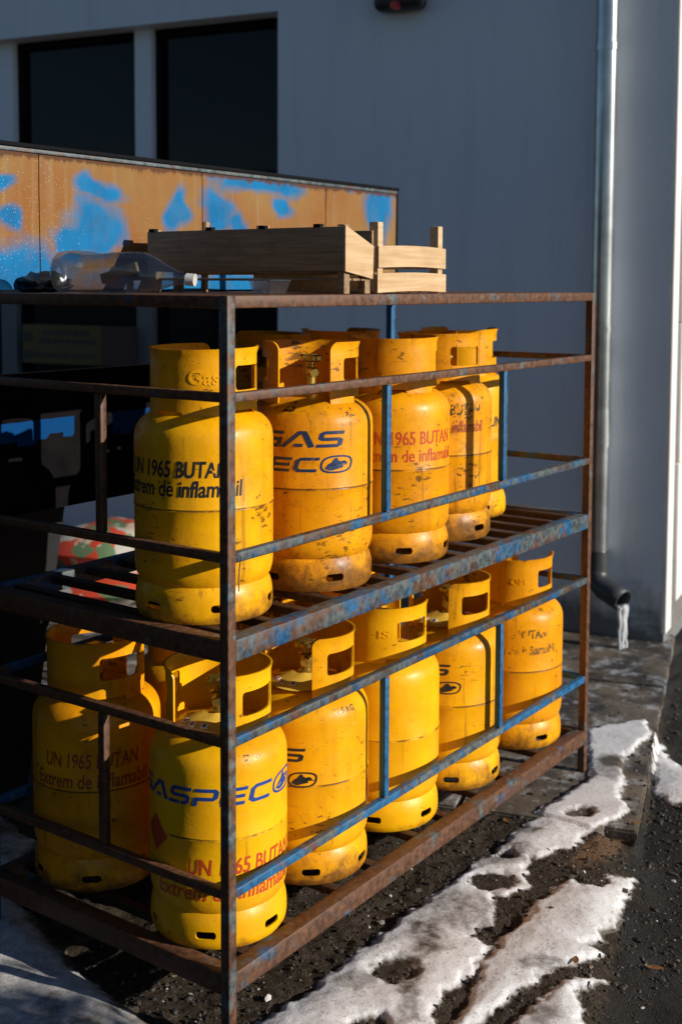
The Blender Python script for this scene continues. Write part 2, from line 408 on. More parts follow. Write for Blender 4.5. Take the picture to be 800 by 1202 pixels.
tag(grid_mesh('ground', xs, ys, ground_h(X, Y), dict(soil=smooth01((.10 - s) / .2 + fbm(X, Y, 5) * .8), wet=0 * X, brown=np.clip(1 - bd * .6, 0, 1)), 'ground'), 'dark wet soil and asphalt', kind='structure')

# pavement slabs between road edge and house wall
pv = thing('pavement', 'worn concrete pavement slabs with patches of ice beside the wall', None); del pv['label']; pv['kind'] = 'structure'
def slab(poly, z0=-.06, z1=.0):
    bm = bmesh.new(); vs = [bm.verts.new((x, y, z1)) for x, y in poly]; f = bm.faces.new(vs)
    if f.normal.z < 0: f.normal_flip()
    r = bmesh.ops.extrude_face_region(bm, geom=[f]); bmesh.ops.translate(bm, vec=(0, 0, z0 - z1), verts=[e for e in r['geom'] if isinstance(e, bmesh.types.BMVert)])
    bmesh.ops.recalc_face_normals(bm, faces=bm.faces[:])
    top = [e for e in bm.edges if all(abs(v.co.z - z1) < 1e-6 for v in e.verts)]; bmesh.ops.bevel(bm, geom=top, offset=.006, segments=2, affect='EDGES')
    me = bpy.data.meshes.new('slab'); bm.to_mesh(me); bm.free()
    at = me.attributes.new('ice', 'FLOAT', 'POINT'); at.data.foreach_set('value', [.06] * len(me.vertices))
    o = obj('slab', me, 'concrete', pv); return o
nl = np.array([-en[0], -en[1]])
def pt(a, b): p = EDGE_A + ed * a + nl * b; return (float(p[0]), float(p[1]))
lastA = float((np.array(onz(728, 975).xy) - EDGE_A) @ ed)
cuts = [lastA, .62, .02, -.75]
for i in range(3):
    a1, a0 = cuts[i] - .004, cuts[i + 1] + .004
    for b0, b1 in ((0, .52), (.528, 1.1), (1.108, 1.9), (1.908, 2.8), (2.808, 3.8)):
        slab([pt(a0, b0), pt(a1, b0), pt(a1, b1), pt(a0, b1)])

# snow patches traced on the ground
PA = [(300, 1205), (306, 1196), (365, 1159), (436, 1103), (456, 1089), (472, 1073), (527, 1035), (560, 1012), (602, 980), (628, 957), (670, 931), (694, 914), (690, 890), (688, 858), (720, 852), (755, 845), (764, 863), (738, 886), (728, 902), (735, 922), (722, 935), (735, 946), (727, 961), (715, 967), (689, 977), (670, 993), (624, 1003), (616, 1016), (621, 1035), (595, 1048), (579, 1047), (580, 1071), (552, 1092), (560, 1102), (572, 1108), (560, 1130), (540, 1150), (521, 1162), (508, 1181), (500, 1210), (480, 1290), (300, 1320), (240, 1250)]
PB = [(667, 1029), (682, 1035), (696, 1036), (719, 1022), (745, 1018), (735, 1035), (725, 1058), (727, 1068), (706, 1094), (685, 1102), (704, 1109), (699, 1118), (670, 1125), (647, 1136), (611, 1156), (589, 1175), (553, 1198), (535, 1225), (520, 1225), (550, 1172), (572, 1120), (605, 1084), (634, 1055)]
PC = [(585, 1210), (621, 1182), (660, 1149), (680, 1143), (709, 1138), (672, 1154), (683, 1182), (686, 1195), (675, 1230), (600, 1260)]
PD = [(768, 868), (776, 856), (784, 872), (800, 884), (830, 900), (830, 930), (785, 921), (766, 914)]
PF = [(-90, 900), (0, 958), (40, 985), (42, 1010), (0, 1040), (45, 1082), (78, 1128), (130, 1166), (182, 1204), (190, 1290), (-90, 1320)]
HOLES = [(579, 1032, 30, 11), (462, 1136, 27, 16), (681, 956, 20, 6), (432, 1197, 26, 8), (594, 1000, 13, 5), (575, 1088, 20, 7), (700, 1030, 20, 6)]
GREYS = [(595, 1003, 40, 16), (545, 1070, 62, 28), (500, 1100, 30, 20), (640, 1130, 40, 10), (716, 905, 22, 18), (420, 1150, 30, 14), (480, 1180, 14, 26), (640, 1190, 26, 14), (640, 945, 12, 5), (618, 975, 16, 4), (735, 1095, 20, 22)]
def ell(X, Y, px, py, rx, ry):
    c = onz(px, py).xy; a = (onz(px + rx, py).xy - c); b = (onz(px, py - ry).xy - c)
    m = np.linalg.inv(np.array([[a.x, b.x], [a.y, b.y]])); dx = X - c.x; dy = Y - c.y
    return np.hypot(m[0, 0] * dx + m[0, 1] * dy, m[1, 0] * dx + m[1, 1] * dy)
def snow(polys, x0, x1, y0, y1, T, step=.0055):
    xs = np.arange(x0, x1, step); ys = np.arange(y0, y1, step); X, Y = np.meshgrid(xs, ys, indexing='ij')
    wx = X + fbm(X, Y, 26, 3) * .030 + fbm(X, Y, 90, 2) * .012; wy = Y + fbm(X + 9, Y + 4, 26, 3) * .030 + fbm(X + 3, Y, 90, 2) * .012
    sd = np.full(X.shape, -1.0); sd0 = np.full(X.shape, -1.0)
    for p in polys: sd = np.maximum(sd, sdpoly(wx, wy, gpoly(p))); sd0 = np.maximum(sd0, sdpoly(X, Y, gpoly(p)))
    near = smooth01((1.42 - X) / .12); base = -.045 * smooth01(road_side(X, Y) / .012) * (1 - near) - .045 * smooth01((road_side(X, Y) + .10) / .22) * near - .004
    dirt_shade = np.zeros(X.shape)
    for h in HOLES:
        e = ell(wx, wy, *h); sd = np.minimum(sd, (e - 1) * .06 + .002); sd0 = np.minimum(sd0, (ell(X, Y, *h) - 1) * .06); dirt_shade = np.maximum(dirt_shade, np.clip(1.5 - e, 0, 1) * .9)
    for h in GREYS: dirt_shade = np.maximum(dirt_shade, .62 * np.clip(1.6 - ell(wx, wy, *h), 0, 1))
    sd = sd + fbm(X, Y, 60, 3) * .012 + fbm(X, Y, 20, 3) * .012 + .011
    gh = ground_h(X, Y); ns = fbm(X, Y, 6, 3) * .007 + fbm(X, Y, 22, 3) * .0035 + fbm(X, Y, 80, 2) * .0016
    full = base + .002 + T * smooth01((sd0 + .01) / .08) + ns * smooth01(sd / .03)
    e = smooth01(sd / .026); th = .001 + (T + .004) * e
    h = np.where(sd > 0, (gh + .0008) * (1 - e) + np.maximum(full, gh + .002) * e, gh + np.clip(sd, -.02, 0) * .5)
    slabtop = (X > 1.36) & (road_side(X, Y) < 0); h = np.where(slabtop & (sd > 0), np.maximum(h, .001 + th), h)
    dirt_shade = np.maximum(dirt_shade, 1.0 * np.exp(-np.clip(sd, 0, 1) / .013)); dirt_shade = dirt_shade + .34 * smooth01(fbm(X, Y, 6, 5, .65) * 3.2)
    return xs, ys, h, dirt_shade, sd > -.012
xs, ys, h, dr, k = snow([PA, PB, PC, PD], -.25, 3.1, -.75, .35, .006)
tag(grid_mesh('snow', xs, ys, h, dict(dirt_shade=dr), 'snow', k), 'melting snow trodden by boots in front of the rack and along the road edge', 'snow', kind='stuff')
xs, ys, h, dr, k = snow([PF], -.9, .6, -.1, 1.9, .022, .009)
tag(grid_mesh('snow', xs, ys, h, dict(dirt_shade=dr * .8 + .50), 'snow', k), 'thin snow left of the rack, darkened in colour to look shaded', 'snow', kind='stuff')  # raised offset darkens this patch to imitate the shade left of the rack

# loose stones and crumbs
def stones():
    bm0 = bmesh.new(); bmesh.ops.create_icosphere(bm0, subdivisions=1, radius=1); bv = np.array([v.co[:] for v in bm0.verts]); bf = [[v.index for v in f.verts] for f in bm0.faces]; bm0.free()
    V = []; F = []; n = 0
    for i in range(9500):
        if i < 7200: x = random.uniform(-.1, 2.0); y = random.uniform(-.62, .5)
        else: x = random.uniform(1.6, 3.4); y = random.uniform(-.8, .25)
        r = min(.010, .0018 + random.expovariate(1) * .0017)
        z = float(ground_h(np.array([x]), np.array([y]))[0])
        if x > 1.36 and road_side(x, y) < 0:
            if random.random() < .8: continue
            z = 0.0
        sc = np.array([random.uniform(.7, 1.5), random.uniform(.6, 1.2), random.uniform(.4, .8)]) * r
        a = random.uniform(0, 6.3); v = bv * sc * (1 + (rng.random((len(bv), 1)) - .5) * .5)
        v = np.stack([v[:, 0] * math.cos(a) - v[:, 1] * math.sin(a) + x, v[:, 0] * math.sin(a) + v[:, 1] * math.cos(a) + y, v[:, 2] + z + r * .25], -1)
        V += v.tolist(); F += [[q + n for q in f] for f in bf]; n += len(bv)
    o = mesh('gravel', V, F, 'stones'); tag(o, 'scattered small stones and grit on the dark ground', 'gravel', kind='stuff')
stones()

# ------------------------------------------------------------------ house: shaded wall with windows, sunlit white wall round the corner
WA = rad(10.3); WG = onz(778, 755, 0)
house = thing('house', 'pale rendered house with dark windows in its shaded side wall', 'house', (WG.x, WG.y, 0), WA + math.pi / 2)
# local x runs along the shaded wall away from the corner, local y points into the wall's outside (-) / inside (+)
# local frame: x = (-sin, cos) of WA ; y = (-cos, -sin) = outside
def hbox(name, lo, hi, mat, parent=house, r=.0): return box(name, lo, hi, mat, parent, r)
O0, O1, Z0, Z1 = 1.905, 6.4, 1.02, 2.878
wv = []; wf = []
def wq(a, b, c, d): 
    k = len(wv); wv.extend([a, b, c, d]); wf.append((k, k + 1, k + 2, k + 3))
RC = -.16
def fr(x0, x1, z0, z1): wq((x0, 0, z0), (x0, 0, z1), (x1, 0, z1), (x1, 0, z0))
fr(0, O0, -.05, 5.2); fr(O0, O1, -.05, Z0); fr(O0, O1, Z1, 5.2); fr(O1, 9, -.05, 5.2)
wq((O0, 0, Z1), (O0, RC, Z1), (O1, RC, Z1), (O1, 0, Z1)); wq((O0, 0, Z0), (O1, 0, Z0), (O1, RC, Z0), (O0, RC, Z0))
wq((O0, 0, Z0), (O0, RC, Z0), (O0, RC, Z1), (O0, 0, Z1)); wq((O1, 0, Z0), (O1, 0, Z1), (O1, RC, Z1), (O1, RC, Z0))
wq((9, 0, -.05), (9, 0, 5.2), (9, -6, 5.2), (9, -6, -.05)); wq((0, 0, 5.2), (9, 0, 5.2), (9, -6, 5.2), (0, -6, 5.2)); wq((9, -6, -.05), (9, -6, 5.2), (0, -6, 5.2), (0, -6, -.05)); wq((0, -6, -.05), (0, -6, 5.2), (0, -.001, 5.2), (0, -.001, -.05))
mesh('wall', wv, wf, 'wall', house)
for i, (a, b) in enumerate(((1.905, 2.70), (2.806, 3.61), (3.72, 4.45), (4.56, 5.33), (5.44, 6.4))):
    wn = hbox('window', (a, RC - .012, Z0), (b, RC - .004, Z1), 'glass')
    fo = Vector(wn.location)
    for lo, hi in (((a, RC, Z0), (a + .035, RC + .03, Z1)), ((b - .035, RC, Z0), (b, RC + .03, Z1)), ((a + .036, RC, Z0), (b - .036, RC + .03, Z0 + .04)), ((a + .036, RC, Z1 - .04), (b - .036, RC + .03, Z1))):
        q = hbox('frame', lo, hi, 'black_paint', None); q.parent = wn; q.location = Vector(q.location) - fo
for a, b in ((2.702, 2.804), (3.612, 3.718), (4.452, 4.558), (5.332, 5.438)):
    hbox('mullion', (a, RC, Z0 + .001), (b, -.09, Z1 - .001), 'wall')
hbox('sill', (O0 - .03, RC + .02, Z0 - .03), (O1, .03, Z0 - .001), 'wall', r=.004)
# white wall round the corner (faces the sun): corner strip, then panels with joints
hbox('corner_strip', (-.012, -.11, .04), (.012, .004, 5.2), 'white_wall', r=.006)
for k in range(5):
    hbox('panel', (-.030, -1.32, .16 + k * .62), (-.002, -.125, .16 + k * .62 + .612), 'white_wall', r=.003)
hbox('panel_backing', (-.0015, -4.5, .0), (-.0005, -.112, 5.2), 'joint')
hbox('wall', (-.02, -4.5, .0), (-.002, -1.33, 5.2), 'white_wall')
q = hbox('vent', (-.045, -.62, 1.62), (-.031, -.24, 1.93), 'black_paint', r=.003)

# notice in the window
sg = thing('window_notice', 'yellow notice with black lines of writing, colours dimmed as if behind glass', 'sign', house.matrix_basis @ Vector((3.28, -.05, 1.114)), WA + math.pi / 2)
box('board', (-.28, -.004, 0), (.255, .004, .215), 'sign_yellow', sg, 0)
box('side_board', (-.50, -.004, 0), (-.282, .004, .215), 'sign_maroon', sg, 0)
for y, x0, x1 in ((.17, -.20, .10), (.125, -.24, .13), (.045, -.24, .17)):
    x = x0
    while x < x1:
        d = random.uniform(.012, .03); box('lettering', (x, .0045, y - .013), (x + d, .0055, y + .013), 'sign_dark', sg, 0); x += d + random.uniform(.006, .012)
for y in (.145, .05): box('pictogram', (.19, .0045, y - .025), (.245, .0055, y + .025), 'sign_dark', sg, 0)

# drainpipe
dp0 = house.matrix_basis @ Vector((.280, .075, 0))
dp = thing('drainpipe', 'galvanised metal drainpipe on the shaded wall ending in a dark elbow', 'drainpipe', (dp0.x, dp0.y, 0), WA + math.pi / 2)
v, f = tube([(0, 0, .36), (0, 0, 1.3), (0, 0, 2.1), (0, 0, 3.2), (0, 0, 5.0)], .047, 32); mesh('pipe', v, f, 'galvanised', dp, 40)
v, f = tube([(0, 0, .30), (0, 0, .40)], .051, 32); mesh('sleeve', v, f, 'dark_plastic', dp, 40)
pts = [(0, 0, .34), (0, .004, .30), (-.012, .014, .262), (-.04, .03, .24), (-.09, .055, .222), (-.135, .078, .205)]
v, f = tube(pts, [.048, .049, .05, .05, .05, .05], 28, cap=False); el = mesh('elbow', v, f, 'dark_plastic', dp, 40)
sm = el.modifiers.new('solid', 'SOLIDIFY'); sm.thickness = .006; sm.offset = -1
v, f = tube([(0, 0, .86), (0, 0, .885), (0, 0, 1.02)], [.053, .0525, .0485], 32); mesh('joint', v, f, 'galvanised', dp, 40)
for z in (1.35, 2.55):
    v, f = tube([(0, 0, z), (0, 0, z + .03)], .0505, 28); mesh('bracket', v, f, 'galvanised', dp, 40)
# ice
ip = house.matrix_basis @ Vector((.280 - .135, .075 + .082, 0))
ic = thing('icicle', 'frozen white trickle of ice hanging from the drainpipe elbow', 'ice', (ip.x, ip.y, 0))
for dx, dy, r0, zt in ((0, 0, .016, .190), (.024, -.004, .010, .185), (-.018, .006, .008, .185)):
    pts = [(dx + random.uniform(-.004, .004), dy + random.uniform(-.004, .004), zt * (1 - k / 9) + .0) for k in range(10)]
    v, f = tube(pts, [r0 * (.75 + .5 * random.random()) * (1.15 - .07 * k) * (1.3 if k == 9 else 1) for k in range(10)], 10); mesh('strand', v, f, 'ice', ic, 80)

# alarm box high on the wall
ap = house.matrix_basis @ Vector((1.243, 0, 2.83))
al = thing('alarm_box', 'small dark box with a red light high on the shaded wall', 'alarm', ap, WA + math.pi / 2)
box('housing', (-.12, .004, -.02), (.12, .10, .20), 'black_plastic', al, .03, seg=4)
v, f = tube([(0, .08, -.005), (0, .125, -.01)], .02, 16); mesh('red_light', v, f, 'red_lens', al, 40)

# printed sacks lying by the wall behind the rack
def sack(loc, rz, s, label):
    nx, ny = 14, 10; v = []; f = []
    for t in (1, -1):
        for i in range(nx + 1):
            for j in range(ny + 1):
                u = i / nx * 2 - 1; w_ = j / ny * 2 - 1
                h = ((1 - abs(u) ** 3.2) * (1 - abs(w_) ** 2.6)) ** .6
                p = (u * .34 * s[0] * (1 - .06 * abs(w_)), w_ * .22 * s[1], .085 * s[2] + t * .085 * s[2] * h + .012 * mnoise.noise(Vector((u * 3 + loc[0] * 9, w_ * 3, t))) * h)
                v.append(p)
    n = (nx + 1) * (ny + 1)
    for t in (0, 1):
        for i in range(nx):
            for j in range(ny):
                q = [t * n + i * (ny + 1) + j, t * n + (i + 1) * (ny + 1) + j, t * n + (i + 1) * (ny + 1) + j + 1, t * n + i * (ny + 1) + j + 1]
                f.append(q if t == 0 else q[::-1])
    o = mesh('sack', v, f, 'sack', None, 60); o.location = loc; o.rotation_euler = (0, 0, rz); tag(o, label, 'sack', 'printed sacks by the house wall')
sack((2.32, 2.80, .0), .5, (1, 1.1, 1.2), 'red and green printed sack at the bottom of the sunlit pile behind the rack')
sack((2.36, 2.84, .185), .2, (1, 1.05, 1.1), 'red and green printed sack on top of the sunlit pile behind the rack')
sack((2.10, 3.35, .0), 1.2, (1.1, 1.1, 1.6), 'white and red printed sack lying farthest back by the wall')

# dark bin behind the rack
bn = thing('wheelie_bin', 'black plastic wheelie bin in the shade behind the rack', 'bin', (.20, 1.40, 0), .05)
def frustum(x0, y0, z0, x1, y1, z1): return [(-x0, -y0, z0), (x0, -y0, z0), (x0, y0, z0), (-x0, y0, z0), (-x1, -y1, z1), (x1, -y1, z1), (x1, y1, z1), (-x1, y1, z1)], [(3, 2, 1, 0), (4, 5, 6, 7), (0, 1, 5, 4), (1, 2, 6, 5), (2, 3, 7, 6), (3, 0, 4, 7)]
v, f = frustum(.235, .25, .06, .335, .34, 1.02); mesh('body', v, f, 'black_plastic', bn)
box('lid', (-.35, -.36, 1.022), (.35, .36, 1.075), 'black_plastic', bn, .015)
for sx in (-.2, .2):
    v, f = tube([(sx - .025, .22, .1), (sx + .025, .22, .1)], .1, 24); mesh('wheel', v, f, 'black_paint', bn, 40)

# ------------------------------------------------------------------ the rack
L, D, P, H = 1.749, .770, .024, 1.534
rk = thing('bottle_rack', 'rusty blue steel two-tier rack full of yellow gas cylinders', 'rack')
cols = dict(post=(.30, .42, .5, 1), top=(.10, .62, .5, 1), rail=(.48, .40, .5, 1), beam=(.48, .38, .5, 1), low=(.46, .60, .5, 1), slat=(.25, .70, .22, 1), rear=(.75, .25, .5, 1))
def bar(name, lo, hi, c, r=.0025): return box(name, lo, hi, 'steel', rk, r, c)
i1 = .0006
bar('post', (0, 0, 0), (P, P, H), (.32, .54, .5, 1)); bar('post', (L - P, 0, 0), (L, P, H), (.22, .62, .5, 1))
for x in (0, L - P): bar('post', (x, D - P, 0), (x + P, D, 1.872), cols['rear'])
ZR = [('top_rail', 1.508, H, .024, (.10, .62, .5, 1)), ('rail', 1.3205, 1.340, .020, (.16, .60, .5, 1)), ('rail', .996, 1.016, .020, (.46, .47, .42, 1)), ('shelf_beam', .792, .8375, .040, (.47, .46, .42, 1)), ('rail', .615, .635, .020, (.48, .46, .36, 1)), ('rail', .296, .316, .020, (.56, .40, .5, 1)), ('shelf_beam', .092, .138, .040, (.46, .60, .45, 1))]
for nm, z0, z1, d, c in ZR:
    bar(nm, (P + i1, i1, z0), (L - P - i1, d, z1), c)                               # front
    bar(nm, (P + i1, D - d, z0), (L - P - i1, D - i1, z1), c)                       # rear
    bar(nm, (i1, P + i1, z0), (d, D - P - i1, z1), (.42, .66, .5, 1))                               # left end: extra rust share paints its shade into the colour
    bar(nm, (L - d, P + i1, z0), (L - i1, D - P - i1, z1), c)                       # right end
for z0, z1 in ((1.0165, 1.320), (.3165, .6145)):
    for x in (.5745, 1.1555): bar('upright', (x, .0012, z0), (x + .0185, .0192, z1), (.86, .18, .5, 1))
    bar('upright', (.0012, .361, z0), (.0192, .381, z1), (.40, .72, .4, 1))  # left upright, colour darkened to imitate the shade there
# shelf slats
sm_ = None
for z, xl in ((.8365, [.075 + i * (L - .15) / 14 for i in range(15)]), (.1370, [c + d for c in (.177, .515, .86, 1.19, 1.56) for d in (-.075, .075)])):
    for x in xl:
        if sm_ is None:
            sl0 = bar('slat', (x - .0125, .042, z - .020), (x + .0125, D - .042, z), cols['slat']); sm_ = sl0.data
        else:
            o = obj('slat', sm_, None, rk, None, cols['slat']); o.location = (x, D / 2, z - .010)
# top sheet, rear sheet between the rails
bar('top_sheet', (.0255, .0255, 1.5305), (L - .0255, D - .0255, 1.5335), (.05, .9, .5, 1), .0008)
def sheet(name, x0, x1, z0, z1, y, fb, fd, mat='panel', th=.0025, bow=.002):
    nx = max(4, int((x1 - x0) / .012)); nz = max(4, int((z1 - z0) / .012)); v = []; f = []; A = []; Dd = []; S = []
    for i in range(nx + 1):
        for j in range(nz + 1):
            x = x0 + (x1 - x0) * i / nx; z = z0 + (z1 - z0) * j / nz
            v.append((x, y + bow * mnoise.noise(Vector((x * 6, z * 6, y))), z)); A.append(fb(x, z)); Dd.append(fd(x, z)); S.append(max(0, .34 - x * .25))
    n = len(v)
    for i in range(nx):
        for j in range(nz):
            a = i * (nz + 1) + j; f.append((a, a + nz + 1, a + nz + 2, a + 1))
    v2 = v + [(a, b + th, c) for a, b, c in v]; f2 = f + [tuple(k + n for k in q[::-1]) for q in f]
    def edge(idx):
        for a, b in zip(idx[:-1], idx[1:]): f2.append((a, a + n, b + n, b))
    st = nz + 1
    edge([i * st for i in range(nx, -1, -1)]); edge([i * st + nz for i in range(nx + 1)]); edge(list(range(0, nz + 1))); edge([nx * st + j for j in range(nz, -1, -1)])
    me = bpy.data.meshes.new(name); me.from_pydata(v2, [], f2); me.update()
    for nm, a in (('blue', A), ('drip', Dd), ('speck', S)):
        at = me.attributes.new(nm, 'FLOAT', 'POINT'); at.data.foreach_set('value', a + a)
    return obj(name, me, mat, rk)
BL = [(118, 222, 20, 10), (113, 268, 28, 26), (82, 285, 16, 18), (18, 325, 46, 34), (8, 215, 10, 8), (14, 252, 14, 9), (312, 217, 40, 10), (258, 252, 16, 20), (284, 264, 9, 13), (444, 240, 12, 40), (300, 335, 110, 14), (210, 250, 8, 20), (395, 216, 25, 6), (330, 245, 10, 8)]
BW = []
for px, py, rx, ry in BL:
    c = onY(px, py, .74); BW.append((c.x, c.z, abs(onY(px + rx, py, .74).x - c.x), abs(onY(px, py + ry, .74).z - c.z)))
def fblue(x, z):
    b = 0; x += .05 * mnoise.noise(Vector((x * 7, z * 9, 3))) + .02 * mnoise.noise(Vector((x * 25, z * 25, 1))); z += .03 * mnoise.noise(Vector((x * 8, z * 8, 9))) + .012 * mnoise.noise(Vector((x * 24, z * 24, 5)))
    for cx, cz, rx, rz in BW: b = max(b, 1.15 - .56 * math.hypot((x - cx) / rx, (z - cz) / rz))
    return max(0, min(1, b))
def fdrip(x, z): 
    d = math.exp(-(1.866 - z) / .020) * .85
    for sx in (.1675, .7505, 1.3335): d = max(d, .50 * math.exp(-abs(x - sx) / .007))
    return d
PY = .742
for x0, x1 in ((.002, .166), (.169, .749), (.752, 1.332), (1.335, L - .010)): sheet('sheet', x0, x1, 1.540, 1.866, PY, fblue, fdrip)
bar('sheet_lip', (.002, PY - .006, 1.867), (L - .010, PY + .003, 1.876), (.05, .42, .5, 1), .001)
box('trim', (-.002, PY - .007, 1.8775), (L + .004, PY + .006, 1.888), 'black_paint', rk, .002)
box('trim', (L - .0085, PY - .002, 1.540), (L + .004, D - P - .002, 1.8765), 'black_paint', rk, .002)
def fsunpatch_blue(x, z): return 1.0 if 1.225 > z > 1.172 + .02 * mnoise.noise(Vector((x * 12, z * 5, 2))) and (x < .27 or .40 < x) else 0.0  # band of sun patches, painted in as blue
def fdark(x, z): return 0.0
sheet('rear_sheet', P + .002, L - P - .002, .998, 1.338, D - .024, fsunpatch_blue, fdark, 'rear_sheet')
# bit of wire on the front post
v, f = tube([(P + .001, -.003, 1.016), (P + .008, -.006, 1.008), (P + .006, -.004, .985), (P + .002, -.005, .96), (P + .004, -.004, .938)], .0013, 6); mesh('binding_wire', v, f, 'wire', rk, 60)

# ------------------------------------------------------------------ gas cylinders
R0 = .1525
PROF = [(.0, .050), (.06, .052), (.11, .060), (.132, .068), (.141, .077), (.1475, .088), (.151, .101), (R0, .116), (R0, .18), (R0, .2385), (R0 + .0009, .2405), (R0 + .0014, .2425), (R0 - .0006, .2438), (R0 + .0012, .2452), (R0 + .0006, .248), (R0, .250), (R0, .32), (R0, .380)]
for k in range(1, 13):
    t = k / 13 * math.pi / 2; PROF.append((R0 * math.cos(t) ** (2 / 2.6), .380 + .078 * math.sin(t) ** (2 / 2.6)))
PROF += [(.03, .4595), (.022, .462), (.022, .468), (.0, .468)]
_v, _f = lathe(PROF, 72)
BODY = bpy.data.meshes.new('body'); BODY.from_pydata(_v, [], _f); BODY.update(); BODY.materials.append(M['yellow'])
BODY.polygons.foreach_set('use_smooth', [True] * len(BODY.polygons))
def body_r(z):
    for (r0, z0), (r1, z1) in zip(PROF[7:-4], PROF[8:-3]):
        if z0 <= z <= z1 and z1 > z0: return r0 + (r1 - r0) * (z - z0) / (z1 - z0)
    return R0
def rrect(cx, cy, hw, hh, r, n=5):
    p = []
    for sx, sy, a0 in ((1, 1, 0), (-1, 1, 90), (-1, -1, 180), (1, -1, 270)):
        for k in range(n + 1):
            a = rad(a0 + 90 * k / n); p.append((cx + sx * (hw - r) + r * math.cos(a), cy + sy * (hh - r) + r * math.sin(a)))
    return p
def resample(poly, step):
    o = []
    for a, b in zip(poly, poly[1:] + poly[:1]):
        n = max(1, int(math.dist(a, b) / step)); o += [(a[0] + (b[0] - a[0]) * k / n, a[1] + (b[1] - a[1]) * k / n) for k in range(n)]
    return o
def inpoly(x, y, p):
    c = False
    for (x0, y0), (x1, y1) in zip(p, p[1:] + p[:1]):
        if (y0 > y) != (y1 > y) and x < (x1 - x0) * (y - y0) / (y1 - y0) + x0: c = not c
    return c
def wrapped_sheet(name, outer, holes, rf, th, step=.011, periodic=None):
    """flat outline (arc length, z) with holes -> curved plate of thickness th. rf(z) gives outer radius; arc length is at RC0"""
    vs = []; es = []
    for p in [outer] + holes:
        p = resample(p, step); b = len(vs); vs += p; es += [(b + i, b + (i + 1) % len(p)) for i in range(len(p))]
    x0 = min(p[0] for p in outer); x1 = max(p[0] for p in outer); z0 = min(p[1] for p in outer); z1 = max(p[1] for p in outer)
    x = x0 + step
    while x < x1:
        z = z0 + step
        while z < z1:
            if inpoly(x, z, outer) and not any(inpoly(x, z, h) for h in holes): vs.append((x, z))
            z += step
        x += step
    ov, oe, of, *_ = delaunay_2d_cdt([Vector(p) for p in vs], es, [], 0, 1e-6)
    tris = []
    for t in of:
        cx = sum(ov[i].x for i in t) / len(t); cz = sum(ov[i].y for i in t) / len(t)
        if inpoly(cx, cz, outer) and not any(inpoly(cx, cz, h) for h in holes): tris.append(tuple(t))
    pos = []
    for s_ in (0, 1):
        for p in ov:
            a = p.x / R0; r = rf(p.y) - s_ * th; pos.append((r * math.cos(a), r * math.sin(a), p.y))
    n = len(ov); cnt = {}
    for t in tris:
        for a, b in zip(t, t[1:] + t[:1]): cnt[(a, b)] = 1
    F = list(tris) + [tuple(i + n for i in t[::-1]) for t in tris]
    for (a, b) in cnt:
        if (b, a) not in cnt: F.append((b, a, a + n, b + n))
    bm = bmesh.new(); bvs = [bm.verts.new(p) for p in pos]
    for t in F:
        try: bm.faces.new([bvs[i] for i in t])
        except ValueError: pass
    for vtx in [q for q in bm.verts if not q.link_faces]: bm.verts.remove(vtx)
    if periodic: bmesh.ops.remove_doubles(bm, verts=bm.verts[:], dist=1e-5)
    bmesh.ops.recalc_face_normals(bm, faces=bm.faces[:])
    me = bpy.data.meshes.new(name); bm.to_mesh(me); bm.free(); me.materials.append(M['yellow'])
    me.polygons.foreach_set('use_smooth', [True] * len(me.polygons)); me.set_sharp_from_angle(angle=rad(45)); return me
A2L = lambda deg: rad(deg) * R0
def collar_mesh():
    zb, zt = .436, .584; g = 32
    lo, hi = A2L(g), A2L(360 - g); out = []
    # bottom edge with two shallow notches
    bt = [(g, zb + .006), (g + 8, zb), (g + 38, zb), (g + 42, zb + .016), (g + 92, zb + .016), (g + 96, zb), (172, zb), (176, zb + .014), (218, zb + .014), (222, zb), (264 - g, zb)]
    bt = [(g, zb), (70, zb), (74, zb + .014), (118, zb + .014), (122, zb), (160, zb), (164, zb + .012), (196, zb + .012), (200, zb), (238, zb), (242, zb + .014), (286, zb + .014), (290, zb), (360 - g, zb)]
    out = [(A2L(a), z) for a, z in bt]
    rc = .022
    for k in range(7):
        a = rad(90 * k / 6); out.append((hi - rc + rc * math.cos(a), zt - rc + rc * math.sin(a)))
    # wavy top : slightly lower over the middle
    for k in range(1, 24):
        t = k / 24; x = hi - rc + (lo - hi + 2 * rc) * t; out.append((x, zt - .004 * math.sin(math.pi * t) ** 2))
    for k in range(7):
        a = rad(90 + 90 * k / 6); out.append((lo + rc + rc * math.cos(a), zt - rc + rc * math.sin(a)))
    holes = []
    for c in (77.5, 360 - 77.5): holes.append(rrect(A2L(c), .519, A2L(27), .0265, .010))
    def rf(z): return .1165 + max(0, z - .568) * .30 + max(0, .455 - z) * .10
    return wrapped_sheet('collar', out, holes, rf, .0048, .012)
COLLAR = collar_mesh()
def foot_mesh():
    z0, z1 = 0.0, .079; e = A2L(360)
    out = [(0, z0), (e, z0), (e, z1), (0, z1)]
    holes = [rrect(A2L(c), .034, .0225, .0085, .0075) for c in (30, 90, 150, 210, 270, 330)]
    pr = [(0, .1440), (.004, .1480), (.012, .1512), (.03, .1520), (.05, .1508), (.066, .1470), (.079, .1405)]
    def rf(z):
        for (a, ra), (b, rb) in zip(pr[:-1], pr[1:]):
            if a <= z <= b: return ra + (rb - ra) * (z - a) / (b - a)
        return pr[-1][1]
    return wrapped_sheet('foot_ring', out, holes, rf, .004, .0085, periodic=True)
FOOT = foot_mesh()
v, f = lathe([(.0, .462), (.020, .462), (.020, .476), (.0135, .478), (.0135, .500), (.019, .503), (.019, .516), (.010, .519), (.010, .534), (.0, .534)], 20)
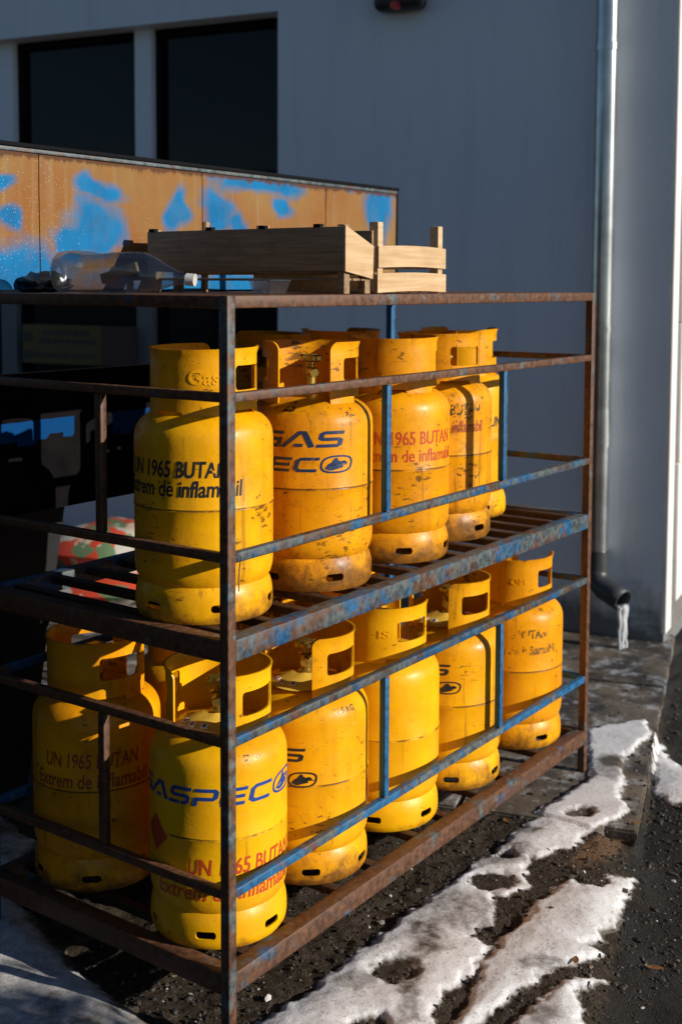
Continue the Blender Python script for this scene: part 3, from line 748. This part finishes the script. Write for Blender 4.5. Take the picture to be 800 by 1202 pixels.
VALVE = bpy.data.meshes.new('valve'); VALVE.from_pydata(v, [], f); VALVE.materials.append(M['brass']); VALVE.polygons.foreach_set('use_smooth', [True] * len(f)); VALVE.set_sharp_from_angle(angle=rad(40))
v = []; f = []
for lev, (z, rr) in enumerate(((.532, .020), (.536, .027), (.546, .027), (.550, .020))):
    for k in range(36):
        a = 2 * math.pi * k / 36; q = rr * (1 + .10 * math.cos(6 * a)); v.append((q * math.cos(a), q * math.sin(a), z))
for lev in range(3):
    for k in range(36): l = (k + 1) % 36; f.append((lev * 36 + k, lev * 36 + l, lev * 36 + 36 + l, lev * 36 + 36 + k))
f.append(tuple(range(36))[::-1]); f.append(tuple(108 + k for k in range(36)))
WHEEL = bpy.data.meshes.new('handwheel'); WHEEL.from_pydata(v, [], f); WHEEL.materials.append(M['brass'])
v, f = tube([(.012, 0, .508), (.048, 0, .508)], .0105, 14); OUTLET = bpy.data.meshes.new('outlet'); OUTLET.from_pydata([tuple(p) for p in v], [], f); OUTLET.materials.append(M['brass'])
# paper safety leaflet lying on the shoulder
v = []; f = []
for i in range(13):
    for j in range(5):
        a = rad(-52 + 104 * i / 12); r = .034 + .074 * j / 4 * (1 - .25 * (abs(i - 6) / 6) ** 2); v.append((r * math.cos(a), r * math.sin(a), .4775 - .020 * (j / 4) + .0012 * math.sin(i * .9 + j)))
for i in range(12):
    for j in range(4): f.append((i * 5 + j, i * 5 + j + 1, i * 5 + j + 6, i * 5 + j + 5))
LEAF = bpy.data.meshes.new('leaflet'); LEAF.from_pydata(v, [], f); LEAF.materials.append(M['paper_yellow']); LEAF.polygons.foreach_set('use_smooth', [True] * len(f))

def text2d(body, shear=.0, bold=.0):
    cu = bpy.data.curves.new('t', 'FONT'); cu.body = body; cu.size = 1; cu.shear = shear; cu.offset = bold; cu.resolution_u = 3; cu.fill_mode = 'FRONT' if hasattr(cu, 'fill_mode') else cu.fill_mode
    o = bpy.data.objects.new('t', cu); COL.objects.link(o); bpy.context.view_layer.update()
    dg = bpy.context.evaluated_depsgraph_get(); me = bpy.data.meshes.new_from_object(o.evaluated_get(dg))
    vs = [(q.co.x, q.co.y) for q in me.vertices]; fs = [tuple(p.vertices) for p in me.polygons]
    bpy.data.objects.remove(o); bpy.data.curves.remove(cu); bpy.data.meshes.remove(me); return vs, fs
TX = {}
def stroke(pts, t):
    """polyline -> list of quads of width t with mitred joins (2D), subdivided"""
    P_ = [Vector(p) for p in pts]; n = len(P_); Lr = []
    for i in range(n):
        d0 = (P_[i] - P_[i - 1]).normalized() if i else (P_[1] - P_[0]).normalized(); d1 = (P_[i + 1] - P_[i]).normalized() if i < n - 1 else d0
        m = Vector((-(d0.y + d1.y), d0.x + d1.x)); m.normalize(); k = 1 / max(.45, m.dot(Vector((-d1.y, d1.x)))); Lr.append((P_[i] + m * (t / 2 * k), P_[i] - m * (t / 2 * k)))
    v = []; f = []
    for i in range(n - 1):
        s_ = max(1, int((P_[i + 1] - P_[i]).length / .12))
        for k in range(s_):
            q = [Lr[i][0].lerp(Lr[i + 1][0], k / s_), Lr[i][1].lerp(Lr[i + 1][1], k / s_), Lr[i][1].lerp(Lr[i + 1][1], (k + 1) / s_), Lr[i][0].lerp(Lr[i + 1][0], (k + 1) / s_)]
            b = len(v); v += [(p.x, p.y) for p in q]; f.append((b, b + 1, b + 2, b + 3))
    return v, f
T_ = .2
GL = {'G': [[(1, .9), (.2, .9), (.1, .78), (.1, .22), (.2, .1), (.9, .1), (.9, .5), (.5, .5)]], 'A': [[(.0, .02), (.47, .92), (.62, .92), (1.02, .02)], [(.40, .14), (.70, .14)]],
      'S': [[(1, .9), (.2, .9), (.1, .82), (.1, .58), (.2, .5), (.82, .5), (.92, .42), (.92, .18), (.82, .1), (0, .1)]], 'P': [[(.0, .9), (.85, .9), (.95, .8), (.95, .52), (.85, .42), (.1, .42)], [(.12, .5), (.12, .0)]],
      'E': [[(1, .9), (.05, .9)], [(.95, .5), (.05, .5)], [(1, .1), (.05, .1)], [(.1, .82), (.1, .18)]], 'C': [[(1, .9), (.25, .9), (.1, .76), (.1, .24), (.25, .1), (1, .1)]]}
def glyph(ch):
    v = []; f = []
    for p in GL[ch]:
        a, b = stroke(p, T_); n = len(v); v += a; f += [tuple(i + n for i in q) for q in b]
    return [(x + .18 * (y - .5), y) for x, y in v], f
def emblem():
    v = []; f = []; n = 40
    for k in range(n):
        a = 2 * math.pi * k / n; c, s_ = math.cos(a), math.sin(a); e = .75
        x = math.copysign(abs(c) ** e, c); y = math.copysign(abs(s_) ** e, s_); v += [(.5 + .5 * x + .05 * y, .5 + .5 * y), (.5 + .44 * x + .045 * y, .5 + .40 * y)]
    for k in range(n): l = (k + 1) % n; f.append((2 * k, 2 * l, 2 * l + 1, 2 * k + 1))
    blob = [(.12, .28), (.22, .50), (.33, .62), (.42, .84), (.50, .86), (.54, .70), (.64, .64), (.72, .70), (.84, .58), (.80, .44), (.70, .44), (.68, .30), (.52, .24), (.36, .16), (.24, .17)]
    b = len(v); v += [(.48, .45)] + blob; m = len(blob); f += [(b, b + 1 + k, b + 1 + (k + 1) % m) for k in range(m)]
    return v, f
def wrap(name, vs, fs, x0, x1, y0, y1, az0, az1, z0, z1, mat, parent, rf=body_r, off=.0007, th=0):
    v = []
    for x, y in vs:
        a = rad(az0 + (az1 - az0) * (x - x0) / (x1 - x0)); z = z0 + (z1 - z0) * (y - y0) / (y1 - y0); r = rf(z) + off; v.append((r * math.cos(a), r * math.sin(a), z))
    return v, fs
def lettering(c, body, az0, az1, z, cap, mat, shear=.15, bold=.018, rf=body_r, off=.0007, name='lettering', depth=0):
    key = (body, shear, bold)
    if key not in TX: TX[key] = text2d(body, shear, bold)
    vs, fs = TX[key]; xx = [p[0] for p in vs]; v, f = wrap(name, vs, fs, min(xx), max(xx), 0, .70, az0, az1, z, z + cap, mat, c, rf, off)
    o = mesh(name, v, f, mat, c)
    if depth:
        m = o.modifiers.new('s', 'SOLIDIFY'); m.thickness = depth; m.offset = 0
    return o
def logo(c, items, z0, z1, mat):
    V = []; F = []
    for ch, a0, a1 in items:
        vs, fs = emblem() if ch == 'o' else glyph(ch)
        v, f = wrap('', vs, fs, 0, 1, 0, 1, a0, a1, z0 - (.004 if ch == 'o' else 0), z1 + (.004 if ch == 'o' else 0), mat, c); n = len(V); V += v; F += [tuple(i + n for i in q) for q in f]
    return mesh('logo', V, F, mat, c)
def decal(c, az, z, w_, h, mat, name, diamond=False):
    n = 6; vs = []; fs = []
    for i in range(n + 1):
        for j in range(n + 1):
            x, y = i / n * 2 - 1, j / n * 2 - 1
            if diamond: x, y = (x + y) / 2, (y - x) / 2
            vs.append((x, y))
    for i in range(n):
        for j in range(n): a = i * (n + 1) + j; fs.append((a, a + n + 1, a + n + 2, a + 1))
    d = math.degrees(w_ / 2 / R0); v, f = wrap(name, vs, fs, -1, 1, -1, 1, az - d, az + d, z - h / 2, z + h / 2, mat, c); return mesh(name, v, f, mat, c)

ORANGE = (.84, .375, .002); GOLD = (.87, .435, .002); LEMON = (.87, .465, .003)
def cylinder(x, y, tier, gap, col, wear, label, leaf=False, valve=True):
    c = thing('gas_cylinder', label, 'gas cylinder', (x, y, .8375 if tier else .138), 0, 'yellow gas cylinders on the rack')
    cc = (*col, min(1, wear * 1.05)); rot = random.uniform(0, 6.28)
    b = obj('body', BODY, None, c, None, cc); b.rotation_euler = (0, 0, rot)
    k = obj('collar', COLLAR, None, c, None, cc); k.rotation_euler = (0, 0, rad(gap))
    ft = obj('foot_ring', FOOT, None, c, None, cc); ft.rotation_euler = (0, 0, rad(random.uniform(20, 78)))
    if valve:
        vv = obj('valve', VALVE, None, c); vv.rotation_euler = (0, 0, rad(gap + 20)); obj('handwheel', WHEEL, None, vv); obj('outlet', OUTLET, None, vv)
    if leaf:
        lf = obj('leaflet', LEAF, None, c); lf.rotation_euler = (0, 0, rad(gap - 4))
        for a, r in ((-30, .082), (-12, .088), (8, .086)):
            q = box('pictogram', (-.008, -.008, -.0006), (.008, .008, .0006), 'paper_white', None, 0); q.parent = lf; q.location = (r * math.cos(rad(a)), r * math.sin(rad(a)), .4675); q.rotation_euler = (0, rad(18), rad(a))
            q2 = box('pictogram_mark', (-.0045, -.003, .0007), (.0045, .003, .0013), 'print_red' if a < 0 else 'print_black', None, 0); q2.parent = q if False else lf; q2.location = q.location; q2.location.z += .0012; q2.rotation_euler = q.rotation_euler
    return c
UN, EX = 'UN 1965 BUTAN', 'Extrem de inflamabil'
def collar_r(z): return .1165

# upper tier, front row
c = cylinder(.177, .223, 1, 2, GOLD, .42, 'yellow gas cylinder with black UN 1965 writing at the near corner of the upper tier')
lettering(c, UN, -213, -118, .315, .034, 'print_black', .12, .022); lettering(c, EX, -222, -106, .274, .034, 'print_black', .12, .02)
lettering(c, 'Gas', -154, -122, .507, .030, 'yellow', 0, .01, collar_r, .0004, 'embossing', .0022).color = (*GOLD, .3)
c = cylinder(.535, .200, 1, -151, ORANGE, .78, 'yellow gas cylinder with navy two-line logo, second in the upper front row')
logo(c, (('G', -191, -168), ('A', -166, -140), ('S', -136, -113)), .342, .380, 'print_navy'); logo(c, (('P', -201, -181), ('E', -179, -160), ('C', -157, -136), ('o', -134, -103)), .285, .319, 'print_navy')
lettering(c, '19,2', -112, -97, .412, .018, 'print_worn', .1, .02); lettering(c, '25', -171, -158, .424, .02, 'print_worn', 0, .03)
c = cylinder(.900, .200, 1, 33, ORANGE, .60, 'yellow gas cylinder with red UN 1965 writing, third in the upper front row')
lettering(c, UN, -174, -75, .310, .034, 'print_red', .0, .008); lettering(c, EX, -181, -70, .266, .032, 'print_red', 0, .008)
c = cylinder(1.205, .240, 1, -29, ORANGE, .85, 'grimy yellow gas cylinder with worn red writing, fourth in the upper front row')
lettering(c, UN, -182, -100, .358, .032, 'print_worn', .1, .02); lettering(c, EX, -182, -96, .310, .032, 'print_faded_red', .15, .014)
c = cylinder(1.525, .360, 1, 15, GOLD, .30, 'yellow gas cylinder at the far right end of the upper tier, set back')
lettering(c, UN, -110, -20, .285, .03, 'print_black', .12, .02)
# upper tier, rear row
cylinder(1.200, .585, 1, 60, ORANGE, .6, 'yellow gas cylinder in the dark rear row of the upper tier, right-hand one')
cylinder(.850, .585, 1, 120, ORANGE, .6, 'yellow gas cylinder in the dark rear row of the upper tier, left-hand one')
# lower tier, front row
c = cylinder(.177, .183, 0, -163, LEMON, .12, 'bright yellow gas cylinder with blue one-line logo at the near corner of the lower tier', True)
logo(c, (('G', -229, -208), ('A', -206, -184), ('S', -181, -162), ('P', -159, -140), ('E', -137, -116), ('C', -113, -92), ('o', -89, -54)), .318, .356, 'print_blue')
lettering(c, UN, -164, -62, .168, .034, 'print_red', .1, .016); lettering(c, EX, -195, -63, .112, .034, 'print_red', .1, .014)
decal(c, 160, .235, .085, .085, 'print_red', 'hazard_label', True); lettering(c, '12 6', -122, -100, .408, .012, 'print_worn', 0, .01)
c = cylinder(.515, .195, 0, -168, GOLD, .50, 'yellow gas cylinder with black two-line logo, second in the lower front row', True)
logo(c, (('G', -214, -193), ('A', -191, -169), ('S', -166, -145)), .303, .335, 'print_black'); logo(c, (('P', -222, -204), ('E', -202, -184), ('C', -181, -162), ('o', -159, -133)), .246, .275, 'print_black')
lettering(c, '11.5 KG', -116, -92, .408, .013, 'print_worn', .1, .012); decal(c, -58, .19, .07, .07, 'print_red', 'hazard_label', True)
c = cylinder(.860, .200, 0, -23, LEMON, .05, 'plain clean yellow gas cylinder in the middle of the lower tier')
lettering(c, 'IS', -152, -138, .505, .020, 'yellow', 0, .0, collar_r, .0004, 'embossing', .002).color = (*LEMON, .05)
c = cylinder(1.190, .190, 0, -182, GOLD, .55, 'yellow gas cylinder with smudged black logo, fourth in the lower front row', True)
logo(c, (('G', -218, -197), ('A', -195, -173), ('S', -170, -149)), .333, .364, 'print_black'); logo(c, (('P', -226, -208), ('E', -206, -188), ('C', -185, -166), ('o', -163, -136)), .284, .312, 'print_black')
lettering(c, '11,2', -125, -108, .405, .018, 'print_worn', .2, .015)
c = cylinder(1.575, .180, 0, -10, ORANGE, .48, 'yellow gas cylinder with faded dark writing at the far right end of the lower tier')
lettering(c, UN, -190, -112, .348, .026, 'print_ghost', 0, .02); lettering(c, EX, -196, -98, .298, .028, 'print_ghost', 0, .014)
lettering(c, 'OM', -158, -136, .505, .020, 'yellow', 0, .0, collar_r, .0004, 'embossing', .002).color = (*ORANGE, .3)
# lower tier, rear row
c = cylinder(.190, .585, 0, -25, ORANGE, .55, 'shaded yellow gas cylinder behind the left end rail of the lower tier')
lettering(c, UN, -182, -95, .300, .034, 'print_faded_red', .1, .016); lettering(c, EX, -193, -85, .252, .034, 'print_faded_red', .1, .014)
cylinder(.530, .585, 0, -100, GOLD, .4, 'yellow gas cylinder in the rear row of the lower tier, second from the left end')
cylinder(.870, .585, 0, 200, GOLD, .4, 'yellow gas cylinder in the rear row of the lower tier, behind the plain one')
cylinder(1.210, .585, 0, 150, ORANGE, .5, 'yellow gas cylinder in the rear row of the lower tier, farthest right')

# ------------------------------------------------------------------ things on top of the rack
ZT = 1.5345
def crate_board(name, lo, hi, mat, par, r=.0015): return box(name, lo, hi, mat, par, r)
# narrow dark weathered crate, long side along Y
k1 = thing('fruit_crate', 'dark weathered wooden crate with a long side board on top of the rack', 'crate', (.468, .050, ZT), 0)
crate_board('side_board', (0, .006, .052), (.007, .628, .155), 'wood_dark', k1); crate_board('side_board', (.118, .006, .045), (.125, .628, .150), 'wood_dark', k1)
mesh('end_board', [(.0, -.001, .052), (.112, -.001, .035), (.116, -.001, .112), (.0, -.001, .157), (.0, .005, .052), (.112, .005, .035), (.116, .005, .112), (.0, .005, .157)], [(0, 1, 2, 3), (7, 6, 5, 4), (4, 5, 1, 0), (5, 6, 2, 1), (6, 7, 3, 2), (7, 4, 0, 3)], 'wood_light', k1)
crate_board('end_board', (.008, .629, .052), (.117, .635, .150), 'wood_dark', k1)
for x, y, h in ((.008, .008, .160), (.092, .008, .10), (.008, .605, .160), (.092, .605, .16)): crate_board('corner_post', (x, y, 0), (x + .022, y + .020, h), 'wood_dark', k1)
for i in range(3): crate_board('bottom_slat', (.010 + i * .036, .010, .030), (.040 + i * .036, .60, .036), 'wood_dark', k1)
for y in (.07, .235, .405, .60): crate_board('clip', (-.003, y, .1535), (.012, y + .020, .162), 'black_paint', k1, .001)
# light new crate
k2 = thing('fruit_crate', 'small pale wooden fruit crate in the sun at the right on top of the rack', 'crate', (.600, .060, ZT), 0)
def curved(name, x0, x1, z0, z1, y, sag, par, mat='wood_light'):
    n = 12; v = []; f = []
    for i in range(n + 1):
        t = i / n; dy = sag * (4 * t * (1 - t)); dz = .004 * math.sin(t * 3)
        for yy, zz in ((y - dy, z0), (y - dy, z1), (y - dy + .004, z1), (y - dy + .004, z0)): v.append((x0 + (x1 - x0) * t, yy, zz + dz))
    for i in range(n):
        for k in range(4): l = (k + 1) % 4; f.append((i * 4 + k, (i + 1) * 4 + k, (i + 1) * 4 + l, i * 4 + l))
    f.append((0, 1, 2, 3)); f.append((n * 4 + 3, n * 4 + 2, n * 4 + 1, n * 4)); return mesh(name, v, f, mat, par)
for x in (.022, .300):
    for y in (.003, .355): crate_board('corner_post', (x - .0, y, .0 if y < .1 else .0), (x + .022, y + .026, .172), 'wood_light', k2)
curved('end_slat', .018, .330, .062, .114, -.002, .005, k2); curved('end_slat', .014, .332, .002, .048, -.002, .004, k2)
for z0, z1 in ((.062, .112), (.004, .050)):
    curved('end_slat', .018, .326, z0, z1, .383, -.003, k2)
    crate_board('side_slat', (.017, .006, z0), (.0212, .382, z1), 'wood_light', k2); crate_board('side_slat', (.3228, .006, z0), (.327, .382, z1), 'wood_light', k2)
for i in range(6): crate_board('bottom_slat', (.026 + i * .049, .008, .0015), (.066 + i * .049, .380, .0055), 'wood_light', k2)
# stake standing behind
st = box('wooden_stake', (.60, .60, ZT), (.621, .612, ZT + .185), 'wood_dark', None, .001); st.rotation_euler = (0, rad(4), .3); tag(st, 'short brown wooden stake sticking up behind the dark crate', 'stake')

# clear bottle lying on the rack
bp0 = onX(232, 339, .205); bp1 = onX(66, 320, .075)
ax = Vector((bp1.x - bp0.x, bp1.y - bp0.y, 0)); bl = ax.length; ax.normalize()
bt = thing('plastic_bottle', 'empty clear plastic bottle with white cap lying on top of the rack', 'bottle', (bp0.x, bp0.y, ZT), math.atan2(ax.y, ax.x))
prof = [(.030, .0135), (.034, .0135), (.050, .016), (.075, .027), (.10, .038), (.125, .0445), (.132, .043), (.140, .045), (.150, .0435), (.158, .0455), (.168, .044), (.178, .0465), (.20, .047), (.23, .0455), (.26, .047), (.30, .047), (bl - .012, .0465), (bl - .004, .040), (bl, .030), (bl - .006, .012)]
v = []; f = []; sg_ = 40
for x, r in prof:
    for k in range(sg_):
        a = 2 * math.pi * k / sg_; q = r * (1 + (.05 * math.sin(3 * a + x * 30) + .06 * mnoise.noise(Vector((x * 28, math.cos(a) * 2, math.sin(a) * 2)))) * (x > .09) * (x < bl - .02)); zc = .0465 - .0 
        v.append((x, q * math.cos(a), zc + (q * math.sin(a)) - .030 * max(0, 1 - x / .14) * .55))
for i in range(len(prof) - 1):
    for k in range(sg_): l = (k + 1) % sg_; f.append((i * sg_ + k, i * sg_ + l, (i + 1) * sg_ + l, (i + 1) * sg_ + k))
mesh('body', v, f, 'clear', bt, 60)
v, f = tube([(.006, 0, .0300), (.026, 0, .0315)], .0140, 24); mesh('cap', v, f, 'cap_white', bt, 40)

# small clear tub near the edge
tb0 = onY(318, 340, .09); tbk = thing('plastic_tub', 'small clear plastic tub lying in front of the dark crate', 'tub', (tb0.x + .02, tb0.y + .02, ZT))
v, f = frustum(.028, .022, .001, .036, .030, .030); mesh('tub', v, f[:1] + f[2:], 'clear', tbk)
v, f = tube([(-.036, -.030, .030), (.036, -.030, .030), (.036, .030, .030), (-.036, .030, .030), (-.036, -.030, .030)], .0016, 6); mesh('rim', v, f, 'clear', tbk, 60)

# black bag and broken board behind the bottle
def blob(name, sx, sy, sz, amp, mat, loc, label, cat):
    bm = bmesh.new(); bmesh.ops.create_icosphere(bm, subdivisions=4, radius=1)
    for q in bm.verts:
        n_ = 1 + amp * mnoise.fractal(q.co * 1.7 + Vector(loc) * 5, 1, 2, 4); z = q.co.z
        q.co = Vector((q.co.x * sx * n_, q.co.y * sy * n_, max(0, (z * .5 + .42)) * 2 * sz * n_))
    me = bpy.data.meshes.new(name); bm.to_mesh(me); bm.free(); o = obj(name, me, mat, None, 70); o.location = loc; tag(o, label, cat); return o
lp = onX(48, 322, .14)
blob('rubber_glove', .05, .085, .024, .35, 'black_plastic', (.14, lp.y, ZT), 'crumpled black rubber glove lying behind the plastic bottle', 'glove')
bd = box('broken_board', (-.005, -.055, -.012), (.005, .055, .012), 'wood_dark', None, .001); bq = onX(140, 296, .27); bd.location = (.27, bq.y, 1.560); bd.rotation_euler = (rad(-16), 0, .15)
bd.location.z = ZT + .047; tag(bd, 'short dark broken board propped up behind the plastic bottle', 'board')

# ------------------------------------------------------------------ added dark shed, unseen, blocking sky light left of the rack
sh = thing('sky_blocking_shed', 'added dark boarded shed out of view, blocking sky light left of the rack', 'shed', (-2.30, 0.35, 0))
simple('shed_wood', (.022, .018, .016), .8, var=.3, scale=8, bump=.3)
box('wall', (-1.0, .02, 0), (1.0, 4.0, 2.45), 'shed_wood', sh, 0)
pm = rbox(.024, .118, 2.42, .004)
for i in range(33):
    o = obj('board', pm, 'shed_wood', sh, 50 if i == 0 else None); o.location = (1.0125, .08 + i * .1195, 1.24)
pm = rbox(.118, .024, 2.42, .004)
for i in range(16):
    o = obj('board', pm, 'shed_wood', sh, 50 if i == 0 else None); o.location = (-.92 + i * .1215, .0075, 1.24)
box('roof', (-1.12, -.1, 2.455), (1.12, 4.1, 2.53), 'shed_wood', sh, .005)

# ------------------------------------------------------------------ added shrub, unseen, placed to shade the ground left of the rack
def shrub(loc, rx, rz, n, label):
    t = thing('shading_shrub', label, 'shrub', loc)
    simple('shrub_leaf', (.035, .06, .02), .6, var=.35, scale=3); simple('shrub_stem', (.06, .045, .03), .8)
    V = []; F = []; cl = []
    for k in range(90):
        h = random.random(); cl.append((random.uniform(-rx, rx), random.uniform(-rx, rx), .10 + h * (rz - .2)))
    for i in range(n):
        c = random.choice(cl); p = Vector(c) + Vector((random.gauss(0, .06), random.gauss(0, .06), random.gauss(0, .06))); p.z = max(.03, p.z)
        d = Vector((random.gauss(0, 1), random.gauss(0, 1), random.gauss(.3, 1))).normalized(); e = d.cross(Vector((random.gauss(0, 1), random.gauss(0, 1), random.gauss(0, 1)))).normalized(); l = random.uniform(.016, .032); w_ = l * .42
        b = len(V); V += [p - d * l, p + e * w_, p + d * l, p - e * w_]; F.append((b, b + 1, b + 2, b + 3))
    mesh('foliage', V, F, 'shrub_leaf', t)
    for c in cl[:22]:
        v, f = tube([(0, 0, 0), (c[0] * .35, c[1] * .35, c[2] * .5), c], [.012, .008, .004], 6); mesh('stem', v, f, 'shrub_stem', t)
shrub((.06, -2.15, -.04), .40, 1.25, 17000, 'added evergreen shrub out of view, shading the ground left of the rack')

# ------------------------------------------------------------------ a few fallen leaves and scraps
simple('dead_leaf', (.20, .085, .025), .7, var=.35, scale=40)
for k, (px, py, a, l, lab) in enumerate(((675, 1140, .4, .018, 'small orange-brown dead leaf between the two lower snow patches'), (768, 1130, 1.9, .022, 'small curled brown leaf on the asphalt at the right'), (748, 968, 2.6, .016, 'small pale brown leaf at the corner of the pavement slab'), (594, 965, .9, .018, 'small dead leaf on the soil under the far end of the rack'))):
    p = onz(px, py, -.03 if k in (0, 1) else 0); z = float(ground_h(np.array([p.x]), np.array([p.y]))[0]); v = []; f = []
    for i in range(7):
        t = i / 6; wd = l * .42 * math.sin(math.pi * (.08 + .92 * t)) ** .8
        for j in (-1, 0, 1): v.append(((t - .5) * 2 * l, j * wd, .004 + .35 * l * (t - .5) ** 2 + .25 * abs(j) * wd))
    for i in range(6):
        for j in range(2): q = i * 3 + j; f.append((q, q + 3, q + 4, q + 1))
    o = mesh('fallen_leaf', v, f, 'dead_leaf', None, 80); o.location = (p.x, p.y, max(z, -.006 if k > 1 else z) + .006); o.rotation_euler = (0, 0, a); tag(o, lab, 'leaf', 'dead leaves on the ground')
# weld beads where the rails meet the near and far front posts
bmw = bmesh.new(); bmesh.ops.create_icosphere(bmw, subdivisions=2, radius=1)
for q in bmw.verts: q.co *= 1 + .25 * mnoise.noise(q.co * 2.3)
WB = bpy.data.meshes.new('weld_bead'); bmw.to_mesh(WB); bmw.free(); WB.materials.append(M['steel']); WB.polygons.foreach_set('use_smooth', [True] * len(WB.polygons))
for nm, z0, z1, d, c in ZR:
    for x in (P + .001, L - P - .001):
        o = obj('weld_bead', WB, None, rk, None, (.1, .95, .5, 1)); o.location = (x, .0025, (z0 + z1) / 2 + random.uniform(-.002, .002)); o.scale = (.0035, .0038, (z1 - z0) * .46); o.rotation_euler = (0, random.uniform(-.1, .1), 0)
for z in (1.3205, 1.0165, .6145, .3165):
    for x in (.5745, 1.1555):
        o = obj('weld_bead', WB, None, rk, None, (.6, .6, .5, 1)); o.location = (x + .009, .003, z); o.scale = (.0095, .0032, .0035)
